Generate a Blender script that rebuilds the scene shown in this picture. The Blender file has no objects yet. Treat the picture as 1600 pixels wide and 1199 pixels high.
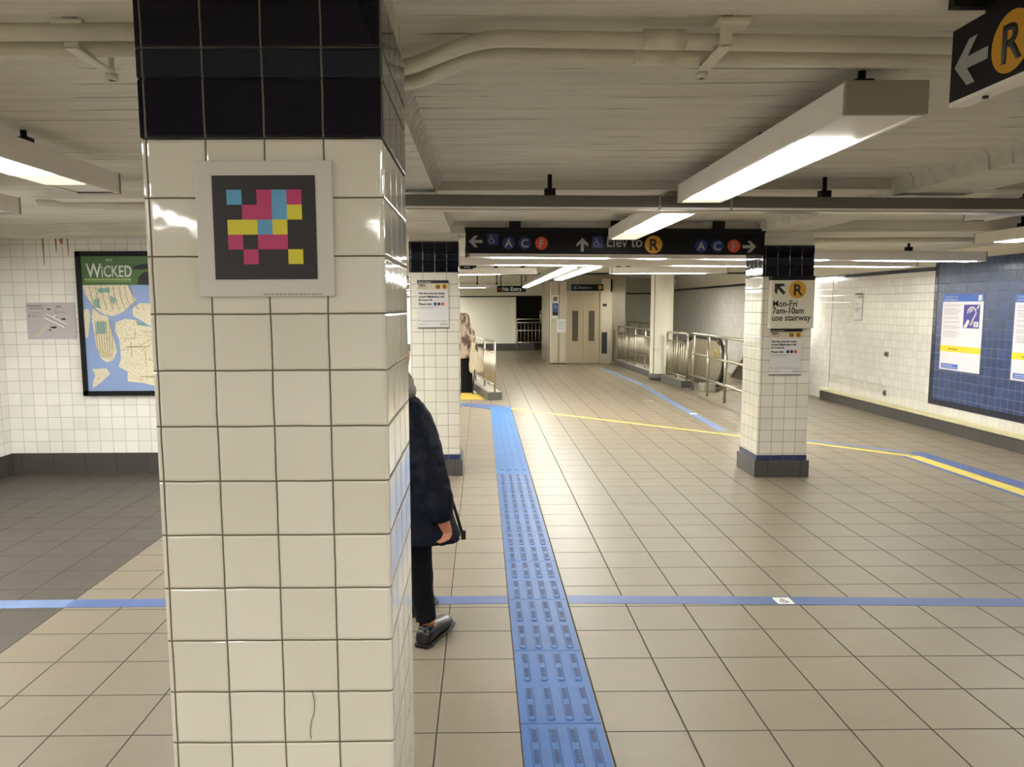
import bpy, bmesh, math, random
from mathutils import Vector, Matrix
random.seed(7)
SC = bpy.context.scene
COL = SC.collection
R = math.radians
# ------------------------------------------------------------------ camera
def cam_axes(yaw, pitch, roll):
    cy, sy, cp, sp = math.cos(yaw), math.sin(yaw), math.cos(pitch), math.sin(pitch)
    w = Vector((sy*cp, cy*cp, -sp)); r = Vector((cy, -sy, 0)); u = r.cross(w)
    cr, sr = math.cos(roll), math.sin(roll)
    return cr*r+sr*u, -sr*r+cr*u, w
cr_, cu_, cw_ = cam_axes(.0054, .1140, -.0047)
cd = bpy.data.cameras.new('camera'); cam = bpy.data.objects.new('camera', cd); COL.objects.link(cam)
m3 = Matrix((cr_, cu_, -cw_)).transposed()
cam.matrix_world = Matrix.Translation((0, 0, 1.577)) @ m3.to_4x4()
cd.sensor_fit = 'HORIZONTAL'; cd.sensor_width = 36; cd.lens = 36*1221.26/1600
cd.shift_x = (800-759.3)/1600; cd.shift_y = (618.6-599.5)/1600
cd.clip_start = .05; cd.clip_end = 200
SC.camera = cam
# ------------------------------------------------------------------ world, exposure
wd = bpy.data.worlds.new('world'); SC.world = wd; wd.use_nodes = True
wd.node_tree.nodes['Background'].inputs[0].default_value = (1, .93, .8, 1)
wd.node_tree.nodes['Background'].inputs[1].default_value = .25
vs = SC.view_settings
vs.view_transform = 'Standard'; vs.look = 'None'; vs.gamma = 1; vs.use_curve_mapping = False
vs.exposure = 0.50
LAMP = 20.5
try: SC.cycles.diffuse_bounces = 8; SC.cycles.max_bounces = 12
except Exception: pass
#           # strength of the fluorescent lenses
# ------------------------------------------------------------------ materials
def s2l(c): return tuple(((x/255)/12.92 if x/255 <= .04045 else ((x/255+.055)/1.055)**2.4) for x in c)
def new_mat(name):
    m = bpy.data.materials.new(name); m.use_nodes = True
    nt = m.node_tree; return m, nt, nt.nodes['Principled BSDF']
def N(nt, t, **k):
    n = nt.nodes.new(t)
    for a, b in k.items(): setattr(n, a, b)
    return n
def mth(nt, op, a, b=None, c=None):
    n = N(nt, 'ShaderNodeMath', operation=op)
    for i, v in enumerate((a, b, c)):
        if v is None: continue
        if isinstance(v, (int, float)): n.inputs[i].default_value = v
        else: nt.links.new(v, n.inputs[i])
    return n.outputs[0]
def mixc(nt, f, a, b, mode='MIX'):
    n = N(nt, 'ShaderNodeMix', data_type='RGBA', blend_type=mode)
    for i, v in ((0, f), (6, a), (7, b)):
        if isinstance(v, (int, float)): n.inputs[i].default_value = v
        elif isinstance(v, tuple): n.inputs[i].default_value = (*v[:3], 1)
        else: nt.links.new(v, n.inputs[i])
    return n.outputs[2]
def noise(nt, scale, detail=4, vec=None, stretch=None, rough=.55):
    n = N(nt, 'ShaderNodeTexNoise'); n.inputs['Scale'].default_value = scale
    n.inputs['Detail'].default_value = detail; n.inputs['Roughness'].default_value = rough
    if vec is None: vec = N(nt, 'ShaderNodeTexCoord').outputs['Object']
    if stretch:
        mp = N(nt, 'ShaderNodeMapping'); mp.inputs['Scale'].default_value = stretch
        nt.links.new(vec, mp.inputs[0]); vec = mp.outputs[0]
    nt.links.new(vec, n.inputs['Vector']); return n.outputs['Fac']
def sstep(nt, v, a, b):
    n = N(nt, 'ShaderNodeMapRange', interpolation_type='SMOOTHSTEP')
    nt.links.new(v, n.inputs[0]); n.inputs[1].default_value = a; n.inputs[2].default_value = b
    return n.outputs[0]
def bump(nt, bs, h, dist, strength=1.0):
    b = N(nt, 'ShaderNodeBump'); b.inputs['Distance'].default_value = dist; b.inputs['Strength'].default_value = strength
    nt.links.new(h, b.inputs['Height']); nt.links.new(b.outputs[0], bs.inputs['Normal'])
def plain(name, col, rough=.5, metal=0, var=.06, scale=6, bmp=0, spec=.5, stretch=None):
    m, nt, bs = new_mat(name)
    c = s2l(col); f = noise(nt, scale, 5, stretch=stretch)
    d = tuple(x*(1-var*2) for x in c); l = tuple(min(1, x*(1+var*2)) for x in c)
    nt.links.new(mixc(nt, f, d, l), bs.inputs['Base Color'])
    bs.inputs['Roughness'].default_value = rough; bs.inputs['Metallic'].default_value = metal
    bs.inputs['Specular IOR Level'].default_value = spec
    if bmp: bump(nt, bs, noise(nt, scale*6, 5, stretch=stretch), bmp)
    return m
def tile_mat(name, col, su, sv, u0, v0, floor=False, grout=(90, 82, 70), gw=.003, rough=.15, var=.03, pillow=.004,
             bdist=.0012, tint=None, speck=0, spec=.5, warm=0, wav=.0004, dirt=.25):
    m, nt, bs = new_mat(name)
    tc = N(nt, 'ShaderNodeTexCoord').outputs['Object']
    sp = N(nt, 'ShaderNodeSeparateXYZ'); nt.links.new(tc, sp.inputs[0])
    if floor: u, v = sp.outputs[0], sp.outputs[1]
    else:
        g = N(nt, 'ShaderNodeTexCoord').outputs['Normal']; sn = N(nt, 'ShaderNodeSeparateXYZ'); nt.links.new(g, sn.inputs[0])
        side = mth(nt, 'GREATER_THAN', mth(nt, 'ABSOLUTE', sn.outputs[0]), .72)
        u = mth(nt, 'ADD', mth(nt, 'MULTIPLY', sp.outputs[0], mth(nt, 'SUBTRACT', 1, side)), mth(nt, 'MULTIPLY', sp.outputs[1], side))
        v = sp.outputs[2]
    wob = noise(nt, 9, 2); wob = mth(nt, 'MULTIPLY', mth(nt, 'SUBTRACT', wob, .5), .004 if not floor else .003)
    a = mth(nt, 'DIVIDE', mth(nt, 'SUBTRACT', mth(nt, 'ADD', u, wob), u0), su)
    b = mth(nt, 'DIVIDE', mth(nt, 'SUBTRACT', mth(nt, 'ADD', v, wob), v0), sv)
    def edge(x, s):
        f = mth(nt, 'FRACT', x)
        return mth(nt, 'MULTIPLY', mth(nt, 'SUBTRACT', .5, mth(nt, 'ABSOLUTE', mth(nt, 'SUBTRACT', f, .5))), s)
    d = mth(nt, 'MINIMUM', edge(a, su), edge(b, sv))
    mask = sstep(nt, d, gw*.35, gw*.65)
    cb = N(nt, 'ShaderNodeCombineXYZ'); nt.links.new(mth(nt, 'FLOOR', a), cb.inputs[0]); nt.links.new(mth(nt, 'FLOOR', b), cb.inputs[1])
    wn = N(nt, 'ShaderNodeTexWhiteNoise', noise_dimensions='3D'); nt.links.new(cb.outputs[0], wn.inputs[0])
    c = s2l(col)
    lo = tuple(x*(1-var) for x in c); hi = tuple(min(1, x*(1+var)) for x in c)
    if tint: hi = s2l(tint)
    base = mixc(nt, wn.outputs[0], lo, hi)
    nz = noise(nt, 3.0, 5); base = mixc(nt, sstep(nt, nz, .3, .75), mixc(nt, dirt, base, tuple(x*.55 for x in c)), base)
    if speck:
        sk = noise(nt, 220, 2); base = mixc(nt, mth(nt, 'MULTIPLY', sstep(nt, sk, .45, .75), speck), base, tuple(x*.5 for x in c))
        sk2 = noise(nt, 14, 6); base = mixc(nt, mth(nt, 'MULTIPLY', sstep(nt, sk2, .35, .8), .35), base, tuple(min(1, x*1.12) for x in c))
    gc = mixc(nt, noise(nt, 5, 3), tuple(x*.7 for x in s2l(grout)), tuple(x*1.25 for x in s2l(grout)))
    nt.links.new(mixc(nt, mask, gc, base), bs.inputs['Base Color'])
    rr = mth(nt, 'ADD', mth(nt, 'MULTIPLY', mask, rough-.8), .8)
    rr = mth(nt, 'ADD', rr, mth(nt, 'MULTIPLY', noise(nt, 7, 4), .12)) if floor else rr
    nt.links.new(rr, bs.inputs['Roughness']); bs.inputs['Specular IOR Level'].default_value = spec
    pil = sstep(nt, d, 0, pillow)
    # each tile sits at its own slight tilt, as hand-set glazed tile does
    h = mth(nt, 'ADD', pil, mth(nt, 'MULTIPLY', noise(nt, 14, 2), wav/max(bdist, 1e-5)))
    if speck: h = mth(nt, 'ADD', h, mth(nt, 'MULTIPLY', noise(nt, 90, 3), .15))
    bump(nt, bs, h, bdist)
    return m
def emit(name, col, strength, ribs=None):
    m, nt, bs = new_mat(name)
    bs.inputs['Base Color'].default_value = (.8, .8, .8, 1)
    bs.inputs['Emission Color'].default_value = (*col, 1)
    bs.inputs['Emission Strength'].default_value = strength
    return m
M = {}
M['ceil'] = None
def concrete(name, col, streak=True):
    m, nt, bs = new_mat(name); c = s2l(col)
    st = noise(nt, 3.2, 6, stretch=(.45, 5.5, 5.5), rough=.6)
    big = noise(nt, 1.1, 4)
    b = mixc(nt, sstep(nt, big, .3, .7), tuple(x*.9 for x in c), tuple(min(1, x*1.05) for x in c))
    b = mixc(nt, mth(nt, 'MULTIPLY', sstep(nt, st, .42, .68), .45), b, tuple(x*.72 for x in c))
    # thin cracks between the form boards
    wv = N(nt, 'ShaderNodeTexWave', wave_type='BANDS', bands_direction='Y'); wv.inputs['Scale'].default_value = 1.9
    wv.inputs['Distortion'].default_value = 2.2; wv.inputs['Detail'].default_value = 4; wv.inputs['Detail Scale'].default_value = 1.2
    mp = N(nt, 'ShaderNodeMapping'); mp.inputs['Scale'].default_value = (.35, 1, 1)
    nt.links.new(N(nt, 'ShaderNodeTexCoord').outputs['Object'], mp.inputs[0]); nt.links.new(mp.outputs[0], wv.inputs[0])
    cr = mth(nt, 'MULTIPLY', sstep(nt, wv.outputs['Fac'], .975, .998), sstep(nt, noise(nt, 2.1, 3), .47, .6))
    fine = noise(nt, 7, 5, stretch=(.5, 16, 16), rough=.7)
    cr2 = mth(nt, 'MULTIPLY', sstep(nt, fine, .66, .74), .5)
    ck = mth(nt, 'MAXIMUM', mth(nt, 'MULTIPLY', cr, .8), cr2)
    b = mixc(nt, ck, b, tuple(x*.45 for x in c))
    nt.links.new(b, bs.inputs['Base Color']); bs.inputs['Roughness'].default_value = .6
    hh = mth(nt, 'SUBTRACT', mth(nt, 'ADD', mth(nt, 'MULTIPLY', st, .6), mth(nt, 'MULTIPLY', fine, .5)), mth(nt, 'MULTIPLY', ck, .6))
    bump(nt, bs, hh, .03)
    return m
M['ceil'] = concrete('painted_concrete', (246, 241, 226))
M['plaster'] = plain('cream_plaster', (224, 219, 202), .6, var=.05, scale=3, bmp=.003)
M['pipe'] = plain('cream_pipe_paint', (214, 209, 192), .45, var=.08, scale=5, bmp=.0015)
M['housing'] = plain('grey_enamel', (228, 222, 213), .4, var=.04, scale=4)
M['trough'] = plain('dull_grey_trough', (104, 99, 90), .45, var=.06, scale=4)
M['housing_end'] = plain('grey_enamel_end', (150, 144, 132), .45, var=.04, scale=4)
M['lens'] = emit('lit_lens', (.99, 1, .96), LAMP)
M['lens_far'] = emit('lit_lens_far', (.99, 1, .94), 26)
M['lens_strong'] = emit('lit_lens_added', (.99, 1, .94), 95)  # for added unseen lights, far brighter than the visible lenses
M['lens_hidden'] = emit('lit_lens_boosted', (.99, 1, .94), 46)  # added unseen rows and one visible cross light, with raised strength
M['lens_dim'] = emit('dim_lens', (1, .86, .58), .7)
M['black'] = plain('black_enamel', (12, 12, 13), .5, var=.05, spec=.25)
M['signface'] = plain('black_sign_face', (10, 10, 13), .5, var=.04, spec=.2)
M['white'] = plain('white_print', (215, 215, 210), .45, var=.02)
M['white_dim'] = plain('grey_white_print', (150, 149, 146), .45, var=.02)
M['blue'] = plain('route_blue', (14, 34, 96), .4, var=.03)
M['orange'] = plain('route_orange', (196, 64, 22), .4, var=.03)
M['yellow'] = plain('route_yellow', (196, 142, 22), .4, var=.03)
M['ink'] = plain('black_ink', (24, 23, 24), .5, var=.02)
M['greyink'] = plain('grey_ink', (120, 116, 116), .5, var=.02)
M['paper'] = plain('poster_paper', (205, 200, 196), .4, var=.02)
M['cream'] = plain('cream_sign_face', (205, 198, 176), .35, var=.03)
M['steel'] = plain('brushed_stainless', (184, 174, 153), .38, .9, var=.06, scale=2, stretch=(1, 1, .1))
M['steel_dark'] = plain('dark_stainless', (136, 127, 110), .35, .85, var=.08, scale=3, stretch=(1, 1, .15))
M['rail'] = plain('rail_stainless', (176, 168, 150), .28, .8, var=.04, scale=4)
M['rubber'] = plain('black_rubber', (22, 20, 18), .4, var=.05)
M['basetile'] = tile_mat('dark_base_tile', (72, 68, 64), .3, .6, .1, -.2, grout=(40, 38, 35), gw=.004, rough=.4, var=.08)
M['kerb'] = plain('dark_grey_kerb', (84, 80, 74), .5, var=.1, scale=5)
M['curbtop'] = plain('pale_kerb_top', (158, 152, 136), .5, var=.1, scale=5)
# ------------------------------------------------------------------ mesh helpers
ORG = {}
class MB:
    def __init__(s): s.bm = bmesh.new(); s.mi = 0
    def face(s, vs):
        try:
            f = s.bm.faces.new(vs); f.material_index = s.mi; return f
        except ValueError: return None
    def box(s, x0, x1, y0, y1, z0, z1, bev=0):
        b = s.bm if not bev else bmesh.new()
        v = [b.verts.new((x, y, z)) for x in (x0, x1) for y in (y0, y1) for z in (z0, z1)]
        for q in ((0, 1, 3, 2), (4, 6, 7, 5), (0, 4, 5, 1), (2, 3, 7, 6), (0, 2, 6, 4), (1, 5, 7, 3)):
            f = b.faces.new([v[i] for i in q]); f.material_index = s.mi
        if bev:
            bmesh.ops.bevel(b, geom=b.edges[:], offset=bev, segments=2, affect='EDGES', profile=.6)
            s.merge(b)
        return s
    def merge(s, b):
        mp = {}
        for v in b.verts: mp[v] = s.bm.verts.new(v.co)
        for f in b.faces:
            g = s.bm.faces.new([mp[v] for v in f.verts]); g.material_index = s.mi; g.smooth = f.smooth
        b.free(); return s
    def tube(s, pts, r, seg=12, cap=True, rx=None):
        pts = [Vector(p) for p in pts]; rs = r if isinstance(r, (list, tuple)) else [r]*len(pts)
        prev = None; rings = []
        up0 = None
        for i, p in enumerate(pts):
            d = (pts[min(i+1, len(pts)-1)]-pts[max(i-1, 0)]).normalized()
            if up0 is None:
                up0 = Vector((0, 0, 1)) if abs(d.z) < .9 else Vector((0, 1, 0))
            a = d.cross(up0).normalized(); b = a.cross(d).normalized(); up0 = b
            q = rs[i]; qa, qb = (q if isinstance(q, tuple) else (q, q))
            rings.append([s.bm.verts.new(p+a*math.cos(2*math.pi*k/seg)*qa+b*math.sin(2*math.pi*k/seg)*qb) for k in range(seg)])
        for A, B in zip(rings, rings[1:]):
            for k in range(seg):
                f = s.face([A[k], A[(k+1) % seg], B[(k+1) % seg], B[k]])
                if f: f.smooth = True
        if cap: s.face(rings[0][::-1]); s.face(rings[-1])
        return s
    def rings(s, rgs, cap=True):
        R_ = [[s.bm.verts.new(p) for p in r] for r in rgs]
        n = len(R_[0])
        for A, B in zip(R_, R_[1:]):
            for k in range(n):
                f = s.face([A[k], A[(k+1) % n], B[(k+1) % n], B[k]])
                if f: f.smooth = True
        if cap: s.face(R_[0][::-1]); s.face(R_[-1])
        return s
    def ell(s, c, rx, ry, rz, seg=16, ring=10, rot=None):
        c = Vector(c); rg = []
        for i in range(1, ring):
            t = math.pi*i/ring; rg.append([(math.sin(t)*math.cos(2*math.pi*k/seg)*rx, math.sin(t)*math.sin(2*math.pi*k/seg)*ry, -math.cos(t)*rz) for k in range(seg)])
        if rot is not None: rg = [[rot @ Vector(p) for p in r] for r in rg]
        return s.rings([[c+Vector(p) for p in r] for r in rg])
    def prism(s, poly, fr, t0, t1):
        """poly in frame coords (u,v), from depth t0 to t1 along the frame normal"""
        a = [s.bm.verts.new(fr(u, v, t0)) for u, v in poly]; b = [s.bm.verts.new(fr(u, v, t1)) for u, v in poly]
        n = len(poly); s.face(b); s.face(a[::-1])
        for k in range(n): s.face([a[k], a[(k+1) % n], b[(k+1) % n], b[k]])
        return s
    def build(s, name, mat, parent=None, smooth=False):
        o0 = ORG.get(parent.name, Vector()) if parent else Vector()
        bmesh.ops.recalc_face_normals(s.bm, faces=s.bm.faces[:])
        bmesh.ops.translate(s.bm, verts=s.bm.verts[:], vec=-o0)
        me = bpy.data.meshes.new(name); s.bm.to_mesh(me); s.bm.free()
        for mm in (mat if isinstance(mat, (list, tuple)) else [mat]): me.materials.append(mm)
        if smooth:
            for p in me.polygons: p.use_smooth = True
        o = bpy.data.objects.new(name, me); COL.objects.link(o)
        if parent: o.parent = parent
        ORG[o.name] = o0
        return o
def box(name, mat, parent, *a, bev=0): return MB().box(*a, bev=bev).build(name, mat, parent)
def thing(name, loc, label, cat, group=None):
    o = bpy.data.objects.new(name, None); COL.objects.link(o); o.empty_display_size = .1
    o.location = loc; ORG[o.name] = Vector(loc); o['label'] = label; o['category'] = cat
    if group: o['group'] = group
    return o
def tag(o, label, cat, group=None, kind=None):
    if label: o['label'] = label
    if cat: o['category'] = cat
    if group: o['group'] = group
    if kind: o['kind'] = kind
    return o
def struct(o): o['kind'] = 'structure'; return o
def frame(o, U, V, Nn):
    o, U, V, Nn = Vector(o), Vector(U), Vector(V), Vector(Nn)
    return lambda u, v, t=0: o+U*u+V*v+Nn*t
def front(x, y, z): return frame((x, y, z), (1, 0, 0), (0, 0, 1), (0, -1, 0))        # faces the camera
def facing_left(x, y, z): return frame((x, y, z), (0, -1, 0), (0, 0, 1), (-1, 0, 0))  # faces -x; u runs towards the camera
def rect(u0, v0, u1, v1): return [(u0, v0), (u1, v0), (u1, v1), (u0, v1)]
def disc(u, v, r, n=28, ry=None): return [(u+r*math.cos(2*math.pi*k/n), v+(ry or r)*math.sin(2*math.pi*k/n)) for k in range(n)]
def decal(name, mat, parent, fr, polys, lift=.001, th=.0008, label=None):
    mb = MB()
    for p in polys: mb.prism(p, fr, lift, lift+th)
    o = mb.build(name, mat, parent)
    if label: o['label'] = label
    return o
def strokes(lines, w):
    """thick polylines as a list of quads and joint discs"""
    out = []
    for ln in lines:
        for (a, b), (c, d) in zip(ln, ln[1:]):
            L = math.hypot(c-a, d-b) or 1e-6; nx, ny = -(d-b)/L*w/2, (c-a)/L*w/2
            out.append([(a+nx, b+ny), (a-nx, b-ny), (c-nx, d-ny), (c+nx, d+ny)])
        for (a, b) in ln[1:-1]: out.append(disc(a, b, w/2, 10))
    return out
def text(body, size, u, v, fr, mat, parent, name='lettering', lift=.0012, bold=.012, sx=1, align='LEFT', label=None, spacing=1.0):
    c = bpy.data.curves.new('t', 'FONT'); c.body = body; c.size = size; c.offset = bold*size; c.extrude = 0
    c.align_x = align; c.space_character = spacing; c.resolution_u = 3
    to = bpy.data.objects.new('t', c); COL.objects.link(to)
    me = bpy.data.meshes.new_from_object(to); bpy.data.objects.remove(to); bpy.data.curves.remove(c)
    bm = bmesh.new(); bm.from_mesh(me); bpy.data.meshes.remove(me)
    for f in bm.faces: f.material_index = 0
    r = bmesh.ops.extrude_face_region(bm, geom=bm.faces[:])
    top = {g for g in r['geom'] if isinstance(g, bmesh.types.BMVert)}
    for x in bm.verts:
        x.co = fr(u+x.co.x*sx, v+x.co.y, lift+(.0008 if x in top else 0))
    mb = MB(); mb.bm.free(); mb.bm = bm
    o = mb.build(name, mat, parent)
    if label: o['label'] = label
    return o
def arrow(u, v, s, ang):
    """flat-armed arrow pointing along ang, centred on (u,v)"""
    p = [(.5, 0), (.08, .42), (-.16, .42), (.10, .11), (-.5, .11), (-.5, -.11), (.10, -.11), (-.16, -.42), (.08, -.42)]
    c, d = math.cos(ang), math.sin(ang)
    return [(u+(a*c-b*d)*s, v+(a*d+b*c)*s) for a, b in p]
def wheelchair(u, v, s):
    L = [[(-.05, .22), (-.02, -.02), (.16, -.02), (.26, -.27), (.36, -.22)], [(-.04, .12), (.14, .12)]]
    arc = [(-.02+.25*math.cos(R(a)), -.14+.25*math.sin(R(a))) for a in range(130, 345, 18)]
    q = strokes(L+[arc], .085)+[disc(-.06, .33, .075, 12)]
    return [[(u+a*s, v+b*s) for a, b in p] for p in q]
def bullet(sign, fr, u, v, r, col, letter, lettermat, name='route_bullet'):
    b = decal(name, M[col], sign, fr, [disc(u, v, r)], .001)
    text(letter, r*1.75, u, v-r*.62, fr, M[lettermat], b, 'letter', lift=.002, align='CENTER', bold=.02)
    return b
# ------------------------------------------------------------------ setting: floor
XL, XR, YB = -4.5, 5.8, 28.0
S = .305
floor_m = [tile_mat('floor_tile_'+n, c, S if n != 'middle' else .3135, S, u0, 2.7466, floor=True, grout=(44, 38, 32), gw=g, rough=r_, var=.035,
           pillow=.006, bdist=.0016, speck=.35, spec=.4, wav=.0001, dirt=.12)
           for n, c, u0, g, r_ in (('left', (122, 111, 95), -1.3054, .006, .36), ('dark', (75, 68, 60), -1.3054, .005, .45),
                                  ('middle', (132, 120, 102), -.1745, .006, .34), ('right', (130, 118, 99), .7593, .006, .34))]
mb = MB()
def fquad(x0, x1, y0, y1, mi):
    mb.mi = mi; v = [mb.bm.verts.new(p) for p in ((x0, y0, 0), (x1, y0, 0), (x1, y1, 0), (x0, y1, 0))]; mb.face(v)
HX0, HY0, HY1 = -2.4, 14.25, 18.6     # stair opening (right edge follows the fence line)
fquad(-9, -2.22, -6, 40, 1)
fquad(-2.22, -.4880, -6, HY0, 0); fquad(-2.22, HX0*0-.4880, HY1, 40, 0)
fquad(-.4880, .139, -6, HY0, 2); fquad(-.4880, .139, HY1, 40, 2)
fquad(.139, 7, -6, 40, 3)
struct(mb.build('floor', floor_m))
# ------------------------------------------------------------------ setting: ceiling and beams
ZC, ZBM, ZF = 2.32, 2.225, 2.24
def ceil(name, *a): return struct(box(name, M['ceil'], None, *a))
ceil('ceiling', -9, 7, 2.05, 7.05, ZC, ZC+.3)
ceil('ceiling', -9, 7, -6, 2.05, ZC-.02, ZC+.3)
ceil('ceiling', -9, 7, 7.55, 12.6, ZF, ZF+.4)
ceil('ceiling', -9, 7, 12.6, 40, 2.42, 2.8)
ceil('trim_1', -9, 7, 7.05, 7.55, ZBM-.005, ZC+.2)             # cross beam over the second row
# long beams over the columns with a small haunch where they meet the slab
for n, (a, b) in (('trim_2', (-.62, -.262)), ('trim_3', (2.47, 2.90))):
    mb = MB(); fr = frame((0, -6, 0), (1, 0, 0), (0, 0, 1), (0, 1, 0))
    mb.prism([(a, ZBM), (b, ZBM), (b+.008, ZC-.03), (b+.04, ZC+.01), (a-.04, ZC+.01), (a-.008, ZC-.03)], fr, 0, 13.05)
    struct(mb.build(n, M['ceil']))
ceil('trim_4', -.262, 2.47, 4.78, 5.0, ZC-.055, ZC+.1)
ceil('trim_5', 2.90, 7, 4.78, 5.0, ZC-.055, ZC+.1)
# ------------------------------------------------------------------ setting: walls
wt = dict(grout=(164, 155, 138), gw=.0034, rough=.16, var=.05, pillow=.005, bdist=.001)
M['wall_tile_left'] = tile_mat('white_wall_tile_left', (240, 236, 228), .1215, .116, -4.5, .195, dirt=.12, **wt)
M['wall_tile_right'] = tile_mat('white_wall_tile_right', (214, 209, 200), .109, .109, .02, .2, dirt=.08, tint=(220, 215, 207), **wt)
M['blue_tile'] = tile_mat('blue_wall_tile', (46, 66, 110), .109, .109, .02, .2, grout=(112, 120, 140), gw=.004, rough=.2, var=.25, pillow=.005, bdist=.001, dirt=.3)
M['navy_tile'] = tile_mat('navy_border_tile', (16, 20, 44), .109, .109, .02, .2, grout=(40, 42, 60), gw=.003, rough=.15, var=.2)
struct(box('wall_left', M['wall_tile_left'], None, -4.5, -1.9, 7.4, 7.6, .2, 2.42))
struct(box('wall_left_side', M['wall_tile_left'], None, -4.7, -4.5, -6, 7.6, .2, 2.42))
struct(box('baseboard_left', M['basetile'], None, -4.5, -1.9, 7.385, 7.6, 0, .2))
struct(box('baseboard_left_side', M['basetile'], None, -4.7, -4.485, -6, 7.385, 0, .2))
struct(box('wall_right', M['wall_tile_right'], None, XR, XR+.2, 9.98, 24.5, 0, 2.02))
struct(box('wall_right_low', M['wall_tile_right'], None, XR, XR+.2, -6, 9.98, 0, .30))
struct(box('trim_6', M['navy_tile'], None, XR-.004, XR+.2, -6, 9.98, .30, .375))
struct(box('trim_7', M['navy_tile'], None, XR-.004, XR+.2, 9.98, 10.05, .30, 2.10))
struct(box('wall_right_blue', M['blue_tile'], None, XR, XR+.2, -6, 9.98, .375, 2.115))
struct(box('wall_right_upper', M['plaster'], None, XR+.01, XR+.2, -6, 24.5, 2.02, 2.5))
struct(box('trim_8', M['navy_tile'], None, XR-.012, XR+.1, 10.05, 24.5, 2.0, 2.05))
struct(box('trim_9', plain('wall_seam', (150, 140, 120), .6), None, XR-.003, XR+.01, 12.955, 12.97, .02, 2.0))
# ledge along the right wall: dark base tile topped by a pale yellow strip
struct(box('baseboard_right', M['basetile'], None, XR-.11, XR, -6, 13.05, 0, .155))
M['ledgeyellow'] = plain('pale_yellow_edge', (200, 192, 150), .5, var=.12, scale=8)
struct(box('trim_10', M['ledgeyellow'], None, XR-.125, XR, -6, 13.05, .155, .185))
# back walls
M['panel'] = plain('cream_wall_panel', (232, 229, 212), .5, var=.02, scale=2)
struct(box('wall_back_left', M['panel'], None, -9, 1.2, YB, YB+.2, .25, 1.9))
struct(box('baseboard_back', M['basetile'], None, -9, 1.9, YB-.03, YB+.2, 0, .25))
struct(box('trim_11', M['black'], None, -9, 2.1, YB-.04, YB, 1.9, 1.94))
struct(box('wall_back_upper', M['plaster'], None, -9, 7, YB-.005, YB+.2, 1.94, 2.45))
struct(box('wall_back_edge', M['plaster'], None, 1.17, 1.24, YB-.03, YB+.2, .25, 1.9))
struct(box('wall_back_dark', plain('unlit_far_wall', (44, 42, 34), .7), None, .5, 4, 33, 33.2, 0, 2.4))
struct(box('wall_back_right', M['panel'], None, 3.4, XR+.1, 24.5, 24.7, 0, 1.93))
struct(box('wall_back_right_upper', M['plaster'], None, 3.4, XR+.1, 24.49, 24.7, 1.96, 2.45))
struct(box('trim_12', M['black'], None, 3.4, XR, 24.47, 24.6, 1.93, 1.965))
# walls behind the camera and far left close the hall
struct(box('wall_rear', M['wall_tile_left'], None, -9, 7, -6.2, -6, 0, 2.4))
struct(box('wall_far_left', M['wall_tile_left'], None, -9.2, -9, 7.6, 40, 0, 2.5))
# ------------------------------------------------------------------ tiled columns
def column(x0, x1, y0, y1, znavy, ztop, zroof, label, tu=.109, tv=.1075):
    t = thing('tiled_column', (x0, y0, 0), label, 'column', None)
    u0 = (x1-x0)-4*tu
    key = 'col%d' % int((x0+9)*100)
    g = dict(gw=.0032, rough=.05, wav=.0005, var=.03, pillow=.006, bdist=.0014)
    wm = tile_mat('white_glazed_'+key, (214, 208, 192), tu, tv, u0, znavy, grout=(96, 86, 66), tint=(220, 214, 200), dirt=.1, **g)
    nm = tile_mat('navy_glazed_'+key, (5, 6, 22), tu, tv, u0, znavy, grout=(104, 98, 86), dirt=.2, spec=.3, **g)
    sm = tile_mat('slate_glazed_'+key, (24, 32, 42), tu, .5, u0, znavy+.3, grout=(96, 94, 86), dirt=.2, spec=.3, **g)
    bm_ = tile_mat('navy_base_'+key, (46, 56, 92), tu, .3, u0, .15, grout=(90, 90, 96), dirt=.2, **g)
    box('tile_shaft', wm, t, x0, x1, y0, y1, .2, znavy, bev=.008)
    k = tv
    box('navy_band', nm, t, x0-.001, x1+.001, y0-.001, y1+.001, znavy, znavy+k, bev=.006)
    box('slate_band', sm, t, x0-.001, x1+.001, y0-.001, y1+.001, znavy+k, znavy+k+.052, bev=.004)
    nm2 = tile_mat('upper_navy_'+key, (5, 6, 22), tu, tv, u0, znavy+k+.052, grout=(104, 98, 86), dirt=.2, spec=.3, **g)
    box('upper_navy_band', nm2, t, x0-.001, x1+.001, y0-.001, y1+.001, znavy+k+.052, ztop, bev=.004)
    box('plaster_head', M['ceil'], t, x0+.006, x1-.006, y0+.006, y1-.006, ztop, zroof)
    box('navy_strip', bm_, t, x0-.004, x1+.004, y0-.004, y1+.004, .155, .2, bev=.004)
    box('base', M['basetile'], t, x0-.022, x1+.022, y0-.022, y1+.022, 0, .155, bev=.004)
    return t
column(-.628, -.181, 1.49, 1.93, 1.887, 2.15, ZBM, 'large near white-tiled column with navy top, bearing the coloured square panel')
column(2.527, 2.985, 7.075, 7.54, 1.830, 2.107, ZBM, 'white-tiled column right of centre under the cream stairway sign')
column(-.655, -.205, 7.20, 7.65, 1.887, 2.165, ZBM, 'white-tiled column just right of and behind the near column', tv=.1085)
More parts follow.
